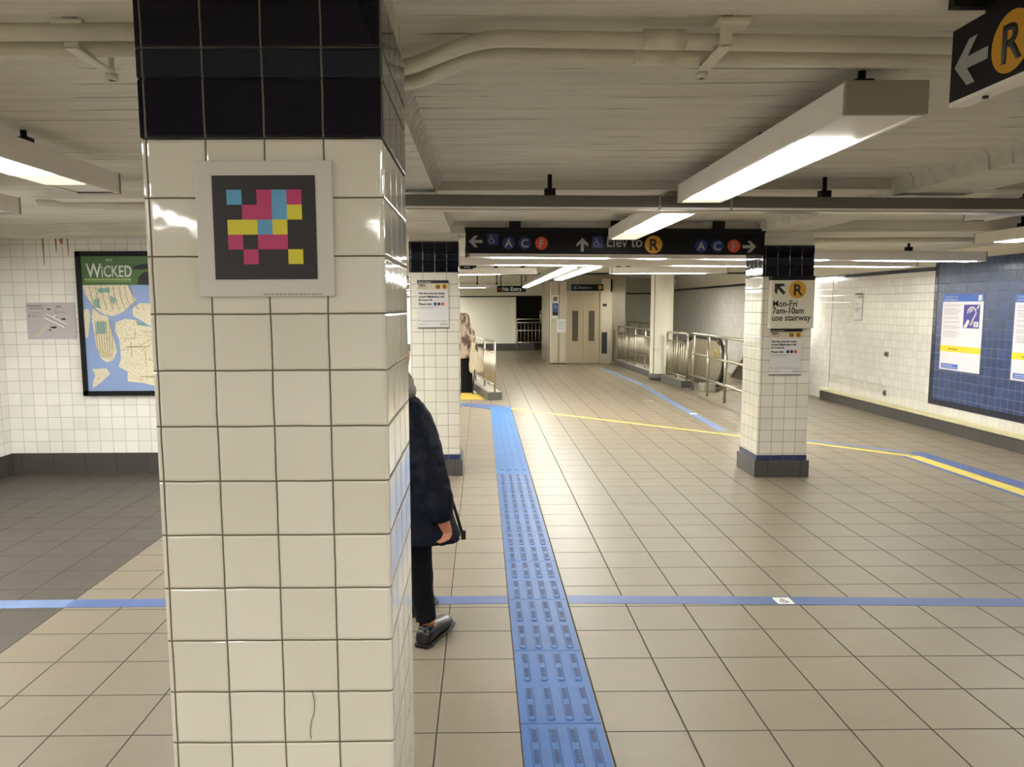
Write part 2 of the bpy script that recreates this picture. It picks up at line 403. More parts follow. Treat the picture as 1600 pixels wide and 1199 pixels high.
# ------------------------------------------------------------------ light fixtures
def fixture(x0, x1, y0, y1, zb, zt, lenses, label, along='y', inset=.02, group=None, hang=None, dim=None, ztop=ZC, cat='light', name='ceiling_light', lens='lens', hm='housing'):
    t = thing(name, ((x0+x1)/2, (y0+y1)/2, zt), label, cat, group)
    # the housing is a tray: top, sides, ends and a rim, with the lens set into its underside
    box('housing', M[hm], t, x0, x1, y0, y1, zb+.008, zt, bev=.006)
    mb = MB(); r = .012
    mb.box(x0, x0+r, y0, y1, zb, zb+.012).box(x1-r, x1, y0, y1, zb, zb+.012).box(x0, x1, y0, y0+r, zb, zb+.012).box(x0, x1, y1-r, y1, zb, zb+.012)
    mb.build('rim', M['housing'], t)
    if along == 'y':
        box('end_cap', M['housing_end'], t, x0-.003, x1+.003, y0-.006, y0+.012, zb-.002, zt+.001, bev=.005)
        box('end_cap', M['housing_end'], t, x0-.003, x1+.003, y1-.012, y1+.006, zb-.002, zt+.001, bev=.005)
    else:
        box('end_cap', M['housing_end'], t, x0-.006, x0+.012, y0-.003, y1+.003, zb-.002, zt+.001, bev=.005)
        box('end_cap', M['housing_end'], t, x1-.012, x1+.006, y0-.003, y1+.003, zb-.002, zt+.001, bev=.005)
    for a, b in lenses:
        if along == 'y': box('lens', M[lens], t, x0+inset, x1-inset, a, b, zb-.002, zb+.009)
        else: box('lens', M[lens], t, a, b, y0+inset, y1-inset, zb-.002, zb+.009)
    for a, b in (dim or []):
        if along == 'y': box('lens', M['lens_dim'], t, x0+inset, x1-inset, a, b, zb-.002, zb+.009)['label'] = 'dim yellowed stretch of lens'
    for q in (hang or []):
        cx, cy = (q, (y0+y1)/2) if along == 'x' else ((x0+x1)/2, q)
        MB().box(cx-.03, cx+.03, cy-.025, cy+.025, zt, min(zt+.045, ztop)).tube([(cx, cy, zt+.01), (cx, cy, ztop)], .013, 8).build('hanger', M['black'], t)
    return t
fixture(1.10, 1.348, 2.435, 4.46, 2.147, 2.246, [(2.86, 4.30)], 'long grey ceiling light hanging in front, right of centre, its end facing us', hang=[2.6, 3.5, 4.3], dim=[(4.30, 4.43)])
fixture(1.11, 1.355, 4.82, 6.91, 2.147, 2.246, [(5.10, 6.25)], 'lit ceiling light crossing the top of the black elevator sign', hang=[5.2, 6.7], dim=[(6.25, 6.86)])
fixture(-2.03, -1.81, .3, 4.03, 2.147, 2.246, [(.5, 1.9), (2.1, 3.45)], 'long grey ceiling light at upper left with glowing underside', hang=[1, 2.2, 3.4], dim=[(3.45, 3.72)])
fixture(-3.05, -2.80, 1.9, 4.87, 2.147, 2.246, [(2.1, 4.4)], 'grey ceiling light at the far left edge, only its dark end showing', hang=[2.6, 4.6])
fixture(-1.55, -1.30, 4.95, 7.0, 2.147, 2.246, [(5.05, 6.9)], 'added ceiling light hidden from view behind the near column', hang=[5.4, 6.8])  # added out of sight to brighten the left wall
fixture(-3.05, -2.80, -4.0, .5, 2.147, 2.246, [(-3.8, .3)], 'added unseen ceiling light at the far left, beyond the left picture edge', hang=[-3, 0], ztop=ZC-.02)  # extra light out of view, added to lift the left side
fixture(-2.05, -1.80, 5.2, 7.1, 2.147, 2.246, [(5.3, 7.0)], 'second added ceiling light hidden from view behind the near column', hang=[5.4, 6.8])  # another unseen light added for the left wall's brightness
fixture(-4.15, -3.90, 2.4, 5.85, 2.147, 2.246, [(2.5, 5.75)], 'added unseen ceiling light beside the left wall beyond the picture edge', hang=[2.8, 5.4])  # out of frame, added to light the left wall
# unlit raceway running across
t = fixture(-.60, 5.4, 4.49, 4.64, 2.12, 2.197, [], 'long unlit grey light trough running across the hall below the slab', 'x', hang=[.40, 2.03, 3.7], name='light_trough', cat='light trough', hm='trough')
box('reflector', M['rail'], t, -.55, 5.3, 4.51, 4.63, 2.116, 2.123)
for sx_ in (1.02, 1.44, 3.7): box('joint_cover', M['housing_end'], t, sx_-.006, sx_+.006, 4.485, 4.642, 2.118, 2.199)
def swing(t, slope, x, y):
    """turn a thing about the vertical so that its near edge passes (x, y)"""
    a = math.atan(slope); o = t.location; v = Vector((x-o.x, y-o.y))
    t.rotation_euler = (0, 0, a)
    rx, ry = v.x*math.cos(a)-v.y*math.sin(a), v.x*math.sin(a)+v.y*math.cos(a)
    t.location = (o.x+v.x-rx, o.y+v.y-ry, o.z)
swing(t, .075, .4, 4.49)
fixture(4.52, 4.77, 4.9, 7.25, 2.12, 2.219, [(5.1, 7.0)], 'ceiling light by the top right edge, above the blue tiled wall', hang=[5.3, 6.8], ztop=ZC)
fixture(3.545, 3.70, 5.1, 5.83, 2.18, 2.235, [], 'small unlit box fitting under the slab at the top right', hang=[5.3], name='ceiling_box', cat='electrical box')
t = fixture(-.12, 5.5, 7.37, 7.53, 2.03, 2.13, [(.12, 1.25), (1.6, 1.84), (2.3, 3.62), (4.05, 5.4)], 'nearest of the long lit rows running across behind the black elevator sign', 'x', hang=[.5, 2.2, 4.6], ztop=ZF, lens='lens_far'); swing(t, .205, .29, 7.37)
t = fixture(-.35, 5.35, 8.73, 8.90, 2.03, 2.12, [(.17, 1.27), (2.28, 3.25), (4.05, 5.25)], 'second of the lit rows running across behind the black elevator sign', 'x', hang=[1, 3], ztop=ZF, lens='lens_far'); swing(t, .165, .34, 8.73)
fixture(-1.2, .8, 11.25, 11.42, 2.03, 2.12, [(-1.0, .27)], 'short lit cross light left of the doubled light strips', 'x', hang=[-.1, .6], ztop=ZF, lens='lens_far')
fixture(1.85, 3.5, 11.2, 11.37, 2.03, 2.12, [(1.93, 3.2)], 'short lit cross light passing behind the round white column', 'x', hang=[2.1, 3.3], ztop=ZF, lens='lens_hidden')
fixture(-1.4, .5, 20.2, 20.4, 2.05, 2.13, [(-1.3, .1)], 'farthest cross light, small, near the No Entry sign', 'x', hang=[-.1, .4], ztop=2.42, lens='lens_far')
for (a, b, c, d, l) in ((-7.5, -1.2, 12.5, 12.75, 'x'), (-7.5, -1.3, 16.5, 16.75, 'x'), (-8, -1.6, 22, 22.25, 'x'), (-8, -1.7, 25.6, 25.85, 'x'), (5.1, 5.35, 13.9, 15.1, 'y'), (4.15, 4.32, 17.5, 18.9, 'y'), (-8.5, -2.2, 9.4, 9.65, 'x'), (-6, -1.4, 27.0, 27.25, 'x')):  # extra unseen lights, added to brighten the far hall and escalator wall
    q = (a+.15, b-.15) if l == 'x' else (c+.15, d-.15)
    fixture(a, b, c, d, 2.05, 2.15, [q], 'added lit ceiling light hidden behind the tiled columns', l, group='added ceiling lights hidden behind the tiled columns', hang=[q[0]+.3, q[1]-.3], ztop=ZF if c < 12.6 else 2.42, lens='lens_strong' if l == 'y' else 'lens_hidden')
def striplight(x0, x1, y0, y1, n, label):
    t = thing('strip_light', ((x0+x1)/2, (y0+y1)/2, 2.11), label, 'light')
    box('housing', M['steel_dark'], t, x0, x1, y0, y1, 2.045, 2.12)
    for i in range(n):
        a = y0+(y1-y0)*i/n; b = y0+(y1-y0)*(i+1)/n
        box('lens', M['lens_far'], t, x0+.015, x1-.015, a+.05, b-.05, 2.028, 2.05)
    for a in (y0+.3, y1-.3): box('hanger', M['black'], t, (x0+x1)/2-.01, (x0+x1)/2+.01, a, a+.02, 2.12, ZF if a < 12.6 else 2.42)
striplight(1.0, 1.16, 9.4, 19.4, 9, 'left of the two lit strips receding towards the elevator')
striplight(1.29, 1.44, 9.3, 14.0, 5, 'right and shorter of the two lit strips receding towards the elevator')
# fittings behind the photographer, of the same kind, light the near faces
for (a, b, c, d) in ((1.127, 1.389, -.6, 1.55), (-.8, -.54, -4.6, -2.4), (-2.15, -1.895, -3.8, -.4), (1.127, 1.389, -4.4, -1.6), (3.6, 3.86, -1.2, 2.2), (3.6, 3.86, -5, -2)):
    fixture(a, b, c, d, 2.147, 2.246, [(c+.15, d-.15)], 'grey lit ceiling light behind the photographer', hang=[c+.3, d-.3], group='ceiling lights behind the photographer', ztop=ZC-.02)
# cable tray, conduits
t = thing('cable_tray', (-1.6, 4.6, 2.25), 'thin perforated cable tray under the slab at left', 'cable tray')
mb = MB().box(-2.47, -.66, 4.58, 4.60, 2.20, 2.24).box(-2.47, -.66, 4.72, 4.74, 2.20, 2.24).box(-2.47, -.66, 4.6, 4.72, 2.20, 2.207)
mb.build('tray', M['housing'], t)
for i in range(3): box('hanger', M['black'], t, -2.3+i*.7, -2.28+i*.7, 4.65, 4.67, 2.207, ZC)
def bend(p, q, n=8): return [(p[0]+(q[0]-p[0])*i/n, p[1]+(q[1]-p[1])*(1-math.cos(math.pi*i/n))/2, p[2]) for i in range(n+1)]
def pipe(y, z, r, label, k):
    t = thing('conduit', (1, y, z), label, 'conduit')
    MB().tube([(-4.4, y-.06, z), (-.64, y-.06, z)], r, 16).build('left_run', M['pipe'], t)
    n = 12; pts = []
    for i in range(n+1):
        u = i/n; x = -.262+.34*u; pts.append((x, y+.25*k*(.5+.5*math.cos(math.pi*min(1, u*1.05)))*(1-.15*u)-.03*(1-u)*0, z))
    MB().tube(pts+[(2.475, y+.135, z)], r, 18).build('right_run', M['pipe'], t, True)
    MB().tube([(.43, y+.008, z), (.54, y+.014, z)], r+.004, 18).build('coupling', M['pipe'], t)
    return t
pipe(2.135, 2.272, .0215, 'nearer cream-painted conduit crossing the ceiling, with a coupling', 1.0)
pipe(2.265, 2.272, .0215, 'farther cream-painted conduit crossing the ceiling', 1.15)
def clamp(x, label, grp=None):
    t = thing('conduit_clamp', (x, 2.2, ZC), label, 'clamp', grp)
    MB().box(x-.016, x+.016, 2.10, 2.31, 2.238, 2.246, bev=.003).build('strap', M['pipe'], t)
    MB().box(x-.016, x+.016, 2.10, 2.108, 2.24, ZC).build('side_plate', M['pipe'], t)
    MB().tube([(x, 2.325, 2.222), (x, 2.325, ZC)], .009, 10).tube([(x, 2.325, 2.222), (x, 2.325, 2.24)], .018, 12).build('threaded_rod', M['pipe'], t)
    MB().box(x-.03, x+.05, 2.06, 2.12, 2.285, ZC-.02, bev=.004).build('bracket', M['pipe'], t)
clamp(.635, 'painted clamp holding the two conduits above the hall, right of the near column')
clamp(-1.05, 'painted clamp on the conduits at the top left, left of the near column')
t = thing('conduit', (-2.5, 7.3, 2.29), 'thin conduit along the top of the left tiled wall', 'conduit')
MB().tube([(-4.5, 7.34, 2.28), (-4.0, 7.34, 2.28), (-3.85, 7.34, 2.295), (-3.6, 7.34, 2.295), (-1.9, 7.34, 2.29)], .02, 12).build('run', M['pipe'], t)
box('clip', M['pipe'], t, -3.86, -3.8, 7.31, 7.4, 2.26, 2.32)
t = thing('conduit', (-2.5, 5.5, 2.29), 'cream conduit under the slab in front of the left wall', 'conduit')
MB().tube([(-3.0, 5.4, 2.28), (-2.85, 5.5, 2.29), (-2.5, 5.62, 2.29), (-.67, 5.66, 2.29)], .025, 12).build('run', M['pipe'], t)
t = thing('conduit', (4, 7.9, 2.2), 'pale conduit crossing under the ceiling right of the stairway-sign column', 'conduit')
MB().tube([(3.0, 7.75, 2.20), (5.75, 7.75, 2.20)], .028, 12).build('run', M['pipe'], t)
t = thing('conduit', (2, 15.5, 2.2), 'dark conduit crossing below the far ceiling above the No Entry sign', 'conduit')
MB().tube([(-1.5, 15.5, 2.2), (5.7, 15.5, 2.2)], .02, 8).build('run', M['rubber'], t)
for i in range(3): box('clip', M['black'], t, .25+i*1.2, .33+i*1.2, 15.46, 15.54, 2.18, 2.415)
# ------------------------------------------------------------------ overhead elevator sign
t = thing('overhead_sign', (1.18, 7.0, 2.25), 'long black overhead sign with arrows, route bullets and Elev to', 'sign')
box('sign_box', M['signface'], t, -.135, 2.505, 6.99, 7.04, 2.03, 2.25, bev=.004)
box('top_rail', M['black'], t, -.14, 2.51, 6.98, 7.045, 2.222, 2.254, bev=.003)
for x in (.3, 1.2, 2.1): box('hanger', M['black'], t, x-.05, x+.05, 6.995, 7.035, 2.25, ZC)
t.rotation_euler = (0, .010, 0)
f0 = front(0, 6.99, 0)
zc = 2.122
def arr(u, v, s, a, name='arrow', p=None, m='white_dim'): return decal(name, M[m], p or t, f0, [arrow(u, v, s, a)])
arr(-.045, zc+.01, .12, math.pi); arr(.895, zc-.012, .12, math.pi/2); arr(2.37, zc-.022, .12, 0)
for u, v in ((.105, zc+.03), (1.03, zc+.01)):
    b = decal('access_panel', M['blue'], t, f0, [rect(u-.048, v-.05, u+.048, v+.05)])
    decal('wheelchair_symbol', M['white_dim'], b, f0, wheelchair(u-.01, v, .085), .002)
for u, c, L in ((.245, 'blue', 'A'), (.388, 'blue', 'C'), (.535, 'orange', 'F'), (1.945, 'blue', 'A'), (2.087, 'blue', 'C'), (2.233, 'orange', 'F')):
    bullet(t, f0, u, zc-.002-(.015 if u > 1 else 0), .056, c, L, 'white_dim')
bullet(t, f0, 1.523, zc-.008, .078, 'yellow', 'R', 'ink')
text('Elev to', .135, 1.105, zc-.03, f0, M['white_dim'], t, sx=.85)
# ------------------------------------------------------------------ near sign at the top right, edge-on
t = thing('overhead_sign', (1.20, 1.6, 2.27), 'black arrow and R sign cut off at the top right corner', 'sign')
box('sign_box', M['signface'], t, 1.20, 1.24, .95, 2.068, 2.085, 2.264, bev=.003)
box('bottom_channel', M['housing'], t, 1.197, 1.243, .95, 2.06, 2.076, 2.086)
MB().tube([(1.22, 1.95, 2.07), (1.22, 1.95, 2.078)], .007, 10).build('screw', M['ink'], t)
fl = facing_left(1.20, 2.068, 2.0)
decal('arrow', M['white_dim'], t, fl, [arrow(.085, .168, .13, math.pi)])
bullet(t, fl, .232, .166, .068, 'yellow', 'R', 'ink')
MB().box(1.12, 1.27, 1.93, 1.955, 2.275, 2.30).box(1.20, 1.24, 1.4, 1.94, 2.264, 2.28).build('mounting_bracket', M['black'], t)
# ------------------------------------------------------------------ colour-code panel on the near column
t = thing('code_panel', (-.4015, 1.483, 1.596), 'white framed panel with black field of coloured squares on the near column', 'panel')
box('board', plain('grey_white_board', (198, 193, 184), .45, var=.02), t, -.528, -.275, 1.482, 1.489, 1.597, 1.846, bev=.0015)
f1 = front(0, 1.482, 0)
decal('black_field', plain('matte_black_print', (30, 24, 30), .5), t, f1, [rect(-.4965, 1.629, -.306, 1.819)], .0005)
cm = {'c': plain('cyan_print', (86, 152, 192), .45), 'm': plain('magenta_print', (178, 46, 100), .45), 'y': plain('yellow_print', (208, 196, 44), .45)}
grid = ['c.mcm', '.mmcy', 'yycy.', 'm.mm.', '.m..y']
names = {'c': 'cyan_square', 'm': 'magenta_square', 'y': 'yellow_square'}
for j, row in enumerate(grid):
    for i, ch in enumerate(row):
        if ch == '.': continue
        u = -.470+i*.0277; v = 1.793-j*.0272
        decal(names[ch], cm[ch], t, f1, [rect(u, v-.0272, u+.0277, v)], .0015)
text('CITY TRANSIT STATION ACCESS TAG', .0042, -.385, 1.6015, f1, M['greyink'], t, 'fine_print', sx=1.0, bold=0) if False else decal('fine_print', M['greyink'], t, f1, [rect(-.408+k*.0075, 1.6005, -.408+k*.0075+.0062-(k % 3)*.001, 1.6022) for k in range(15)], .0005)
t = thing('tile_crack', (-.345, 1.49, .76), 'thin dark crack in a tile low on the near column', 'crack')
decal('crack_line', M['ink'], t, front(0, 1.489, 0), strokes([[(-.343, .815), (-.338, .79), (-.340, .765), (-.346, .75), (-.349, .725), (-.347, .712)]], .0011), 0, .0006)
t = thing('wall_box', (-.44, 1.47, 2.1), 'beige box on the near column cut off by the top edge', 'box')
box('cover', M['pipe'], t, -.49, -.355, 1.45, 1.489, 2.132, 2.2, bev=.006)
# ------------------------------------------------------------------ service notices
def notice(fr, w, h, label, par_loc, routes, small=False, simple=False):
    t = thing('service_notice', par_loc, label, 'notice')
    mb = MB(); mb.prism(rect(0, 0, w, h), fr, 0, .004); mb.build('sheet', M['paper'], t)
    mb = MB(); mb.prism(rect(-.002, -.006, w+.002, .002), fr, 0, .008); mb.build('frame_edge', M['kerb'], t)
    decal('header_bar', M['ink'], t, fr, [rect(0, h*.935, w, h)], .0045)
    decal('tinted_band', plain('pale_tan_print', (196, 184, 160), .5), t, fr, [rect(0, h*.80, w, h*.935)], .0045)
    if simple:
        for q in ((.12, .5), (.28, .9), (.36, .6)): decal('print_line', M['greyink'], t, fr, [rect(w*.1, h*(.7-q[0]), w*q[1], h*(.73-q[0]))], .005)
        decal('route_mark', M['greyink'], t, fr, [disc(w*.55, h*.86, w*.1), disc(w*.85, h*.86, w*.1)], .006)
        return t
    text('Service Notice', h*.045, w*.04, h*.948, fr, M['white'], t, 'header_text', lift=.0055, bold=.01)
    text('Nights', h*.058, w*.04, h*.885, fr, M['ink'], t, 'heading', lift=.0055, bold=.03)
    for k in range(2): decal('print_line', M['greyink'], t, fr, [rect(w*.04, h*(.862-k*.03), w*(.34-.06*k), h*(.872-k*.03))], .0055)
    for k, L in enumerate('NR'):
        bullet(t, frame(fr(0, 0, .005), fr(1, 0)-fr(0, 0), fr(0, 1)-fr(0, 0), fr(0, 0, 1)-fr(0, 0)), w*(.66+.22*k), h*.867, w*.085, 'yellow', L, 'ink')
    for k, s in enumerate(('The last stop for trains', 'toward Manhattan will', 'be Court St')):
        text(s, h*.062, w*.04, h*(.705-k*.068), fr, M['ink'], t, 'lettering', lift=.005, bold=.02, sx=.96)
    text('Please take', h*.062, w*.04, h*.48, fr, M['ink'], t, 'lettering', lift=.005, bold=.02)
    for k, c in enumerate(('blue', 'blue', 'orange')): decal('route_dot', M[c], t, fr, [disc(w*(.57+.12*k), h*.50, w*.05, 16)], .005)
    for k in range(2): decal('print_line', M['greyink'], t, fr, [rect(w*.04, h*(.435-k*.03), w*(.62-.1*k), h*(.443-k*.03))], .005)
    decal('print_line', M['greyink'], t, fr, [rect(w*.04, h*.14, w*.08, h*.16), rect(w*.12, h*.135, w*.95, h*.143)], .005)
    decal('print_line', M['greyink'], t, fr, [rect(w*.04, h*.065, w*.3, h*.073), rect(w*.72, h*.065, w*.97, h*.08)], .005)
    return t
notice(front(-.583, 7.197, 1.385), .285, .43, 'white service notice with black header on the column behind the near one', (-.44, 7.195, 1.38), 'NR')
notice(front(2.612, 7.071, .947), .288, .415, 'white service notice below the cream stairway sign', (2.75, 7.07, .94), 'NR')
notice(facing_left(XR-.004, 12.17, 1.34), .24, .41, 'small pale notice alone on the white right wall', (XR-.01, 12.05, 1.34), 'NR', simple=True)
# ------------------------------------------------------------------ cream stairway sign
t = thing('stairway_sign', (2.77, 7.05, 1.366), 'cream boxed sign reading Mon-Fri 7am-10am use stairway', 'sign')
box('sign_box', M['cream'], t, 2.582, 2.972, 7.005, 7.074, 1.366, 1.80, bev=.006)
box('top_band', M['black'], t, 2.582, 2.972, 7.001, 7.074, 1.795, 1.832, bev=.003)
f2 = front(2.582, 7.005, 1.366)
decal('arrow', M['ink'], t, f2, [arrow(.075, .355, .125, R(135))])
b = bullet(t, f2, .235, .345, .078, 'yellow', 'R', 'ink')
for k, s in enumerate(('Mon-Fri', '7am-10am', 'use stairway')):
    text(s, .080, .016, .195-k*.062, f2, M['ink'], t, sx=(.86, .84, .865)[k], bold=.012)
# ------------------------------------------------------------------ left wall: map and station diagram
t = thing('framed_map', (-3.2, 7.38, .75), 'black framed transit map with green Wicked banner on the left wall', 'map')
X0, X1, Z0, Z1 = -3.765, -2.55, .752, 2.10
mb = MB(); w = .045
for a in ((X0, X0+w, Z0, Z1), (X1-w, X1, Z0, Z1), (X0, X1, Z0, Z0+w), (X0, X1, Z1-w, Z1)): mb.box(a[0], a[1], 7.36, 7.4, a[2], a[3])
mb.build('frame', M['black'], t)
fm = front(X0+w, 7.375, Z0+w)
WW, HH = X1-X0-2*w, Z1-Z0-2*w
mb = MB(); mb.prism(rect(0, 0, WW, HH), fm, -.02, 0); mb.build('water_sheet', plain('map_water', (138, 160, 205), .4, var=.06, scale=4), t)
bh = HH-.985
decal('banner', plain('green_banner', (54, 96, 24), .4, var=.22, scale=2.5), t, fm, [rect(0, HH-.265, WW, HH)], .001)
fw = lambda lift: lift
text('W', .185, .05, HH-.195, fm, M['white'], t, 'banner_lettering', lift=.003, bold=.015, sx=.72)
text('iCKED', .15, .185, HH-.190, fm, M['white'], t, 'banner_lettering', lift=.003, bold=.015, sx=.68)
text('NYC', .03, .235, HH-.045, fm, M['white'], t, 'small_lettering', lift=.003)
decal('banner_print', plain('pale_green_print', (168, 190, 110), .5), t, fm, [rect(.03+k*.031, HH-.218, .03+k*.031+.026, HH-.206) for k in range(14)]+[rect(.03, HH-.232, .46, HH-.227)], .003)
decal('banner_figures', plain('dark_green_print', (14, 26, 10), .5), t, fm, [[(.48, HH-.10), (.55, HH-.075), (.62, HH-.07), (.64, HH-.115), (.56, HH-.125), (.49, HH-.12)],
      [(.52, HH-.265), (.53, HH-.19), (.58, HH-.15), (.66, HH-.14), (.72, HH-.2), (.74, HH-.265)], [(.80, HH-.265), (.84, HH-.12), (.92, HH-.08), (1.0, HH-.14), (1.02, HH-.265)]], .003)
def land_mat():
    m, nt, bs = new_mat('map_land')
    vo = N(nt, 'ShaderNodeTexVoronoi', feature='DISTANCE_TO_EDGE'); vo.inputs['Scale'].default_value = 42
    nt.links.new(N(nt, 'ShaderNodeTexCoord').outputs['Object'], vo.inputs[0])
    b = mixc(nt, noise(nt, 9, 4), s2l((214, 204, 178)), s2l((236, 228, 200)))
    b = mixc(nt, sstep(nt, vo.outputs[0], .0, .09), s2l((190, 176, 138)), b)
    nt.links.new(b, bs.inputs['Base Color']); bs.inputs['Roughness'].default_value = .4; return m
LAND = land_mat()
def mp(pts):   # sheet coordinates measured from the lower left corner of the water sheet
    return [((cx-(52+(cy-290)*.052))*.00121, (1112-cy)*.00121) for cx, cy in pts]
lands = [[(62, 292), (180, 292), (400, 292), (430, 350), (470, 410), (430, 440), (370, 500), (290, 530), (230, 520), (150, 470), (100, 400), (70, 340)],
 [(135, 470), (200, 520), (250, 530), (275, 640), (300, 720), (320, 800), (290, 870), (240, 890), (200, 860), (160, 770), (140, 640), (125, 540)],
 [(440, 470), (500, 430), (700, 440), (700, 620), (600, 620), (500, 560), (445, 530)],
 [(310, 580), (380, 550), (460, 560), (560, 610), (700, 640), (1000, 640), (1000, 1000), (760, 1060), (640, 1080), (520, 1050), (400, 1040), (400, 960), (330, 920), (350, 860), (340, 720), (305, 640)],
 [(125, 940), (240, 935), (265, 980), (200, 1040), (130, 1090), (130, 1040), (150, 990)],
 [(60, 480), (100, 470), (115, 520), (95, 700), (75, 690)], [(760, 300), (1000, 320), (1000, 560), (860, 520), (780, 420)]]
for l in lands: decal('land_area', LAND, t, fm, [mp(l)], .0015)
PARK = plain('map_green', (120, 164, 158), .45, var=.1)
for p in ([(160, 572), (235, 572), (235, 665), (162, 668)], [(170, 318), (260, 310), (270, 345), (180, 352)], [(140, 400), (185, 395), (190, 470), (150, 460)], [(270, 370), (310, 400), (300, 440), (275, 420)], [(470, 570), (540, 590), (555, 610), (480, 600)]): decal('park_area', PARK, t, fm, [mp(p)], .0035)
ln = []
for k in range(26):
    x = 330+random.random()*600; y = 590+random.random()*420; a = random.choice((0, .5, -.6, 1.5)); L = 60+random.random()*120
    ln.append(mp([(x, y), (min(x+L*math.cos(a), 950), min(1030, y+L*math.sin(a)))]))
for k in range(7): ln.append(mp([(150+k*22, 560), (170+k*19, 780), (210+k*12, 850)]))
for k in range(8): x = 110+k*45; ln.append(mp([(x, 300), (x+20, 400), (x+40+k*3, 480)]))
decal('route_lines', plain('map_route_print', (168, 150, 92), .5), t, fm, strokes(ln, .005), .005)
t = thing('station_diagram', (-4.04, 7.39, 1.29), 'pale grey station diagram sheet on the wall left of the transit map', 'diagram')
fd = front(-4.265, 7.392, 1.29)
mb = MB(); mb.prism(rect(0, 0, .455, .34), fd, -.006, 0); mb.build('sheet', plain('diagram_sheet', (188, 180, 182), .4, var=.02), t)
def ds(pts): return [((x-190)/1130*.455, (905-y)/730*.34) for x, y in pts]
decal('concourse_bar', plain('diagram_white', (222, 216, 214), .4), t, fd, strokes([ds([(590, 475), (1050, 675)])], .018)+strokes([ds([(640, 400), (1110, 610)])], .012)+strokes([ds([(830, 470), (870, 410)])], .02), .001)
decal('shadow_bar', M['greyink'], t, fd, strokes([ds([(600, 505), (1020, 690)]), ds([(650, 440), (1090, 640)])], .004)+strokes([ds([(870, 330), (885, 480)])], .006), .0008)
decal('platform_bar', plain('diagram_cream', (206, 200, 160), .4), t, fd, strokes([ds([(700, 600), (450, 820)])], .016)+[disc(*ds([(410, 840)])[0], .014)], .001)
for q in (ds([(745, 655), (870, 655), (870, 690), (745, 690)]), ds([(690, 715), (745, 715), (745, 738), (690, 738)]), ds([(1000, 488), (1095, 488), (1095, 520), (1000, 520)]), ds([(680, 295), (760, 295), (760, 320), (680, 320)])): decal('print_block', M['ink'], t, fd, [q], .0015)
decal('print_line', M['greyink'], t, fd, [ds([(205, 230), (560, 230), (560, 248), (205, 248)]), ds([(270, 280), (610, 280), (610, 295), (270, 295)]), ds([(310, 375), (520, 375), (520, 383), (310, 383)]), ds([(250, 400), (275, 400), (275, 470), (250, 470)]), ds([(300, 440), (460, 440), (460, 450), (300, 450)]), ds([(890, 245), (1010, 245), (1010, 270), (890, 270)]), ds([(910, 360), (1110, 360), (1110, 372), (910, 372)])], .0015)
t = thing('rust_stain', (-3.95, 7.4, 2.2), 'brown rust drips running down the left wall below the conduit', 'stain')
RST = plain('rust', (150, 112, 74), .6, var=.3, scale=20)
fs_ = front(0, 7.3995, 0)
for x_, z_, w_ in ((-4.07, 1.98, .010), (-3.95, 2.10, .012), (-3.84, 2.06, .008), (-3.90, 2.17, .03)): decal('drip', RST, t, fs_, [[(x_-w_, 2.262), (x_+w_, 2.262), (x_+w_*.4, z_), (x_-w_*.3, z_)]], .0002, .0004)
# ------------------------------------------------------------------ right wall posters and plates
def ear(fr, par, u, v, w, h):
    b = decal('hearing_symbol', plain('symbol_violet', (58, 52, 138), .4), par, fr, [rect(u, v, u+w, v+h)], .003)
    P = lambda L: [(u+a*w, v+c*h) for a, c in L]
    L = [P([(.25, .62), (.28, .76), (.42, .87), (.6, .88), (.75, .78), (.78, .62), (.68, .48), (.6, .35), (.55, .2), (.45, .14)]), P([(.38, .66), (.46, .76), (.58, .77)])]
    decal('ear_outline', M['white'], b, fr, strokes(L, .022), .004)
    decal('slash', M['white'], b, fr, [P([(.02, .02), (.24, .02), (.42, .3), (.28, .38)]), P([(.80, .86), (.9, .98), (.98, .98), (.86, .8)]), P([(.68, .06), (.96, .06), (.96, .28), (.68, .28)])], .004)
    text('T', h*.2, u+.82*w, v+.09*h, fr, plain('symbol_ink', (58, 52, 138), .4), b, 'letter', lift=.005, align='CENTER', bold=.03)
def poster(y, z, w, h, label):
    t = thing('wall_poster', (XR-.01, y-w/2, z), label, 'poster')
    fr = facing_left(XR-.001, y, z)
    mb = MB(); mb.prism(rect(0, 0, w, h), fr, 0, .006); mb.build('sheet', plain('poster_sheet_'+str(int(y*10)), (226, 216, 222), .4, var=.015), t)
    fr = facing_left(XR-.007, y, z)
    bl = plain('poster_blue_'+str(int(y*10)), (52, 96, 184), .4)
    hb = decal('header_band', bl, t, fr, [rect(0, h*.905, w, h)])
    text('Hearing loops here on this', h*.026, w*.05, h*.963, fr, M['white'], hb, 'header_text', lift=.002)
    text('platform & station area', h*.03, w*.05, h*.922, fr, M['white'], hb, 'header_text', lift=.002, bold=.02)
    decal('header_mark', M['white'], hb, fr, [rect(w*.88, h*.915, w*.96, h*.985)], .002)
    for k in range(24):
        if k in (2, 8, 11, 14, 18): continue
        decal('print_line', plain('poster_grey_print', (150, 142, 150), .5) if k == 0 and y > 9 else M['greyink'], t, fr, [rect(w*.05, h*(.865-k*.0185), w*(.48-(k % 4)*.03), h*(.8695-k*.0185))], .0012, .0004)
    ear(fr, t, w*.55, h*.565, w*.38, h*.30)
    decal('yellow_band', plain('poster_yellow', (232, 206, 40), .4), t, fr, [rect(0, h*.245, w, h*.325)], .001)
    text('Look for this symbol', h*.026, w*.2, h*.275, fr, M['ink'], t, 'lettering', lift=.003)
    decal('footer_block', bl, t, fr, [rect(w*.05, h*.02, w*.48, h*.085)])
    decal('footer_print', M['white'], t, fr, [rect(w*.08, h*.058, w*.34, h*.066), rect(w*.08, h*.035, w*.45, h*.041)], .002)
    return t
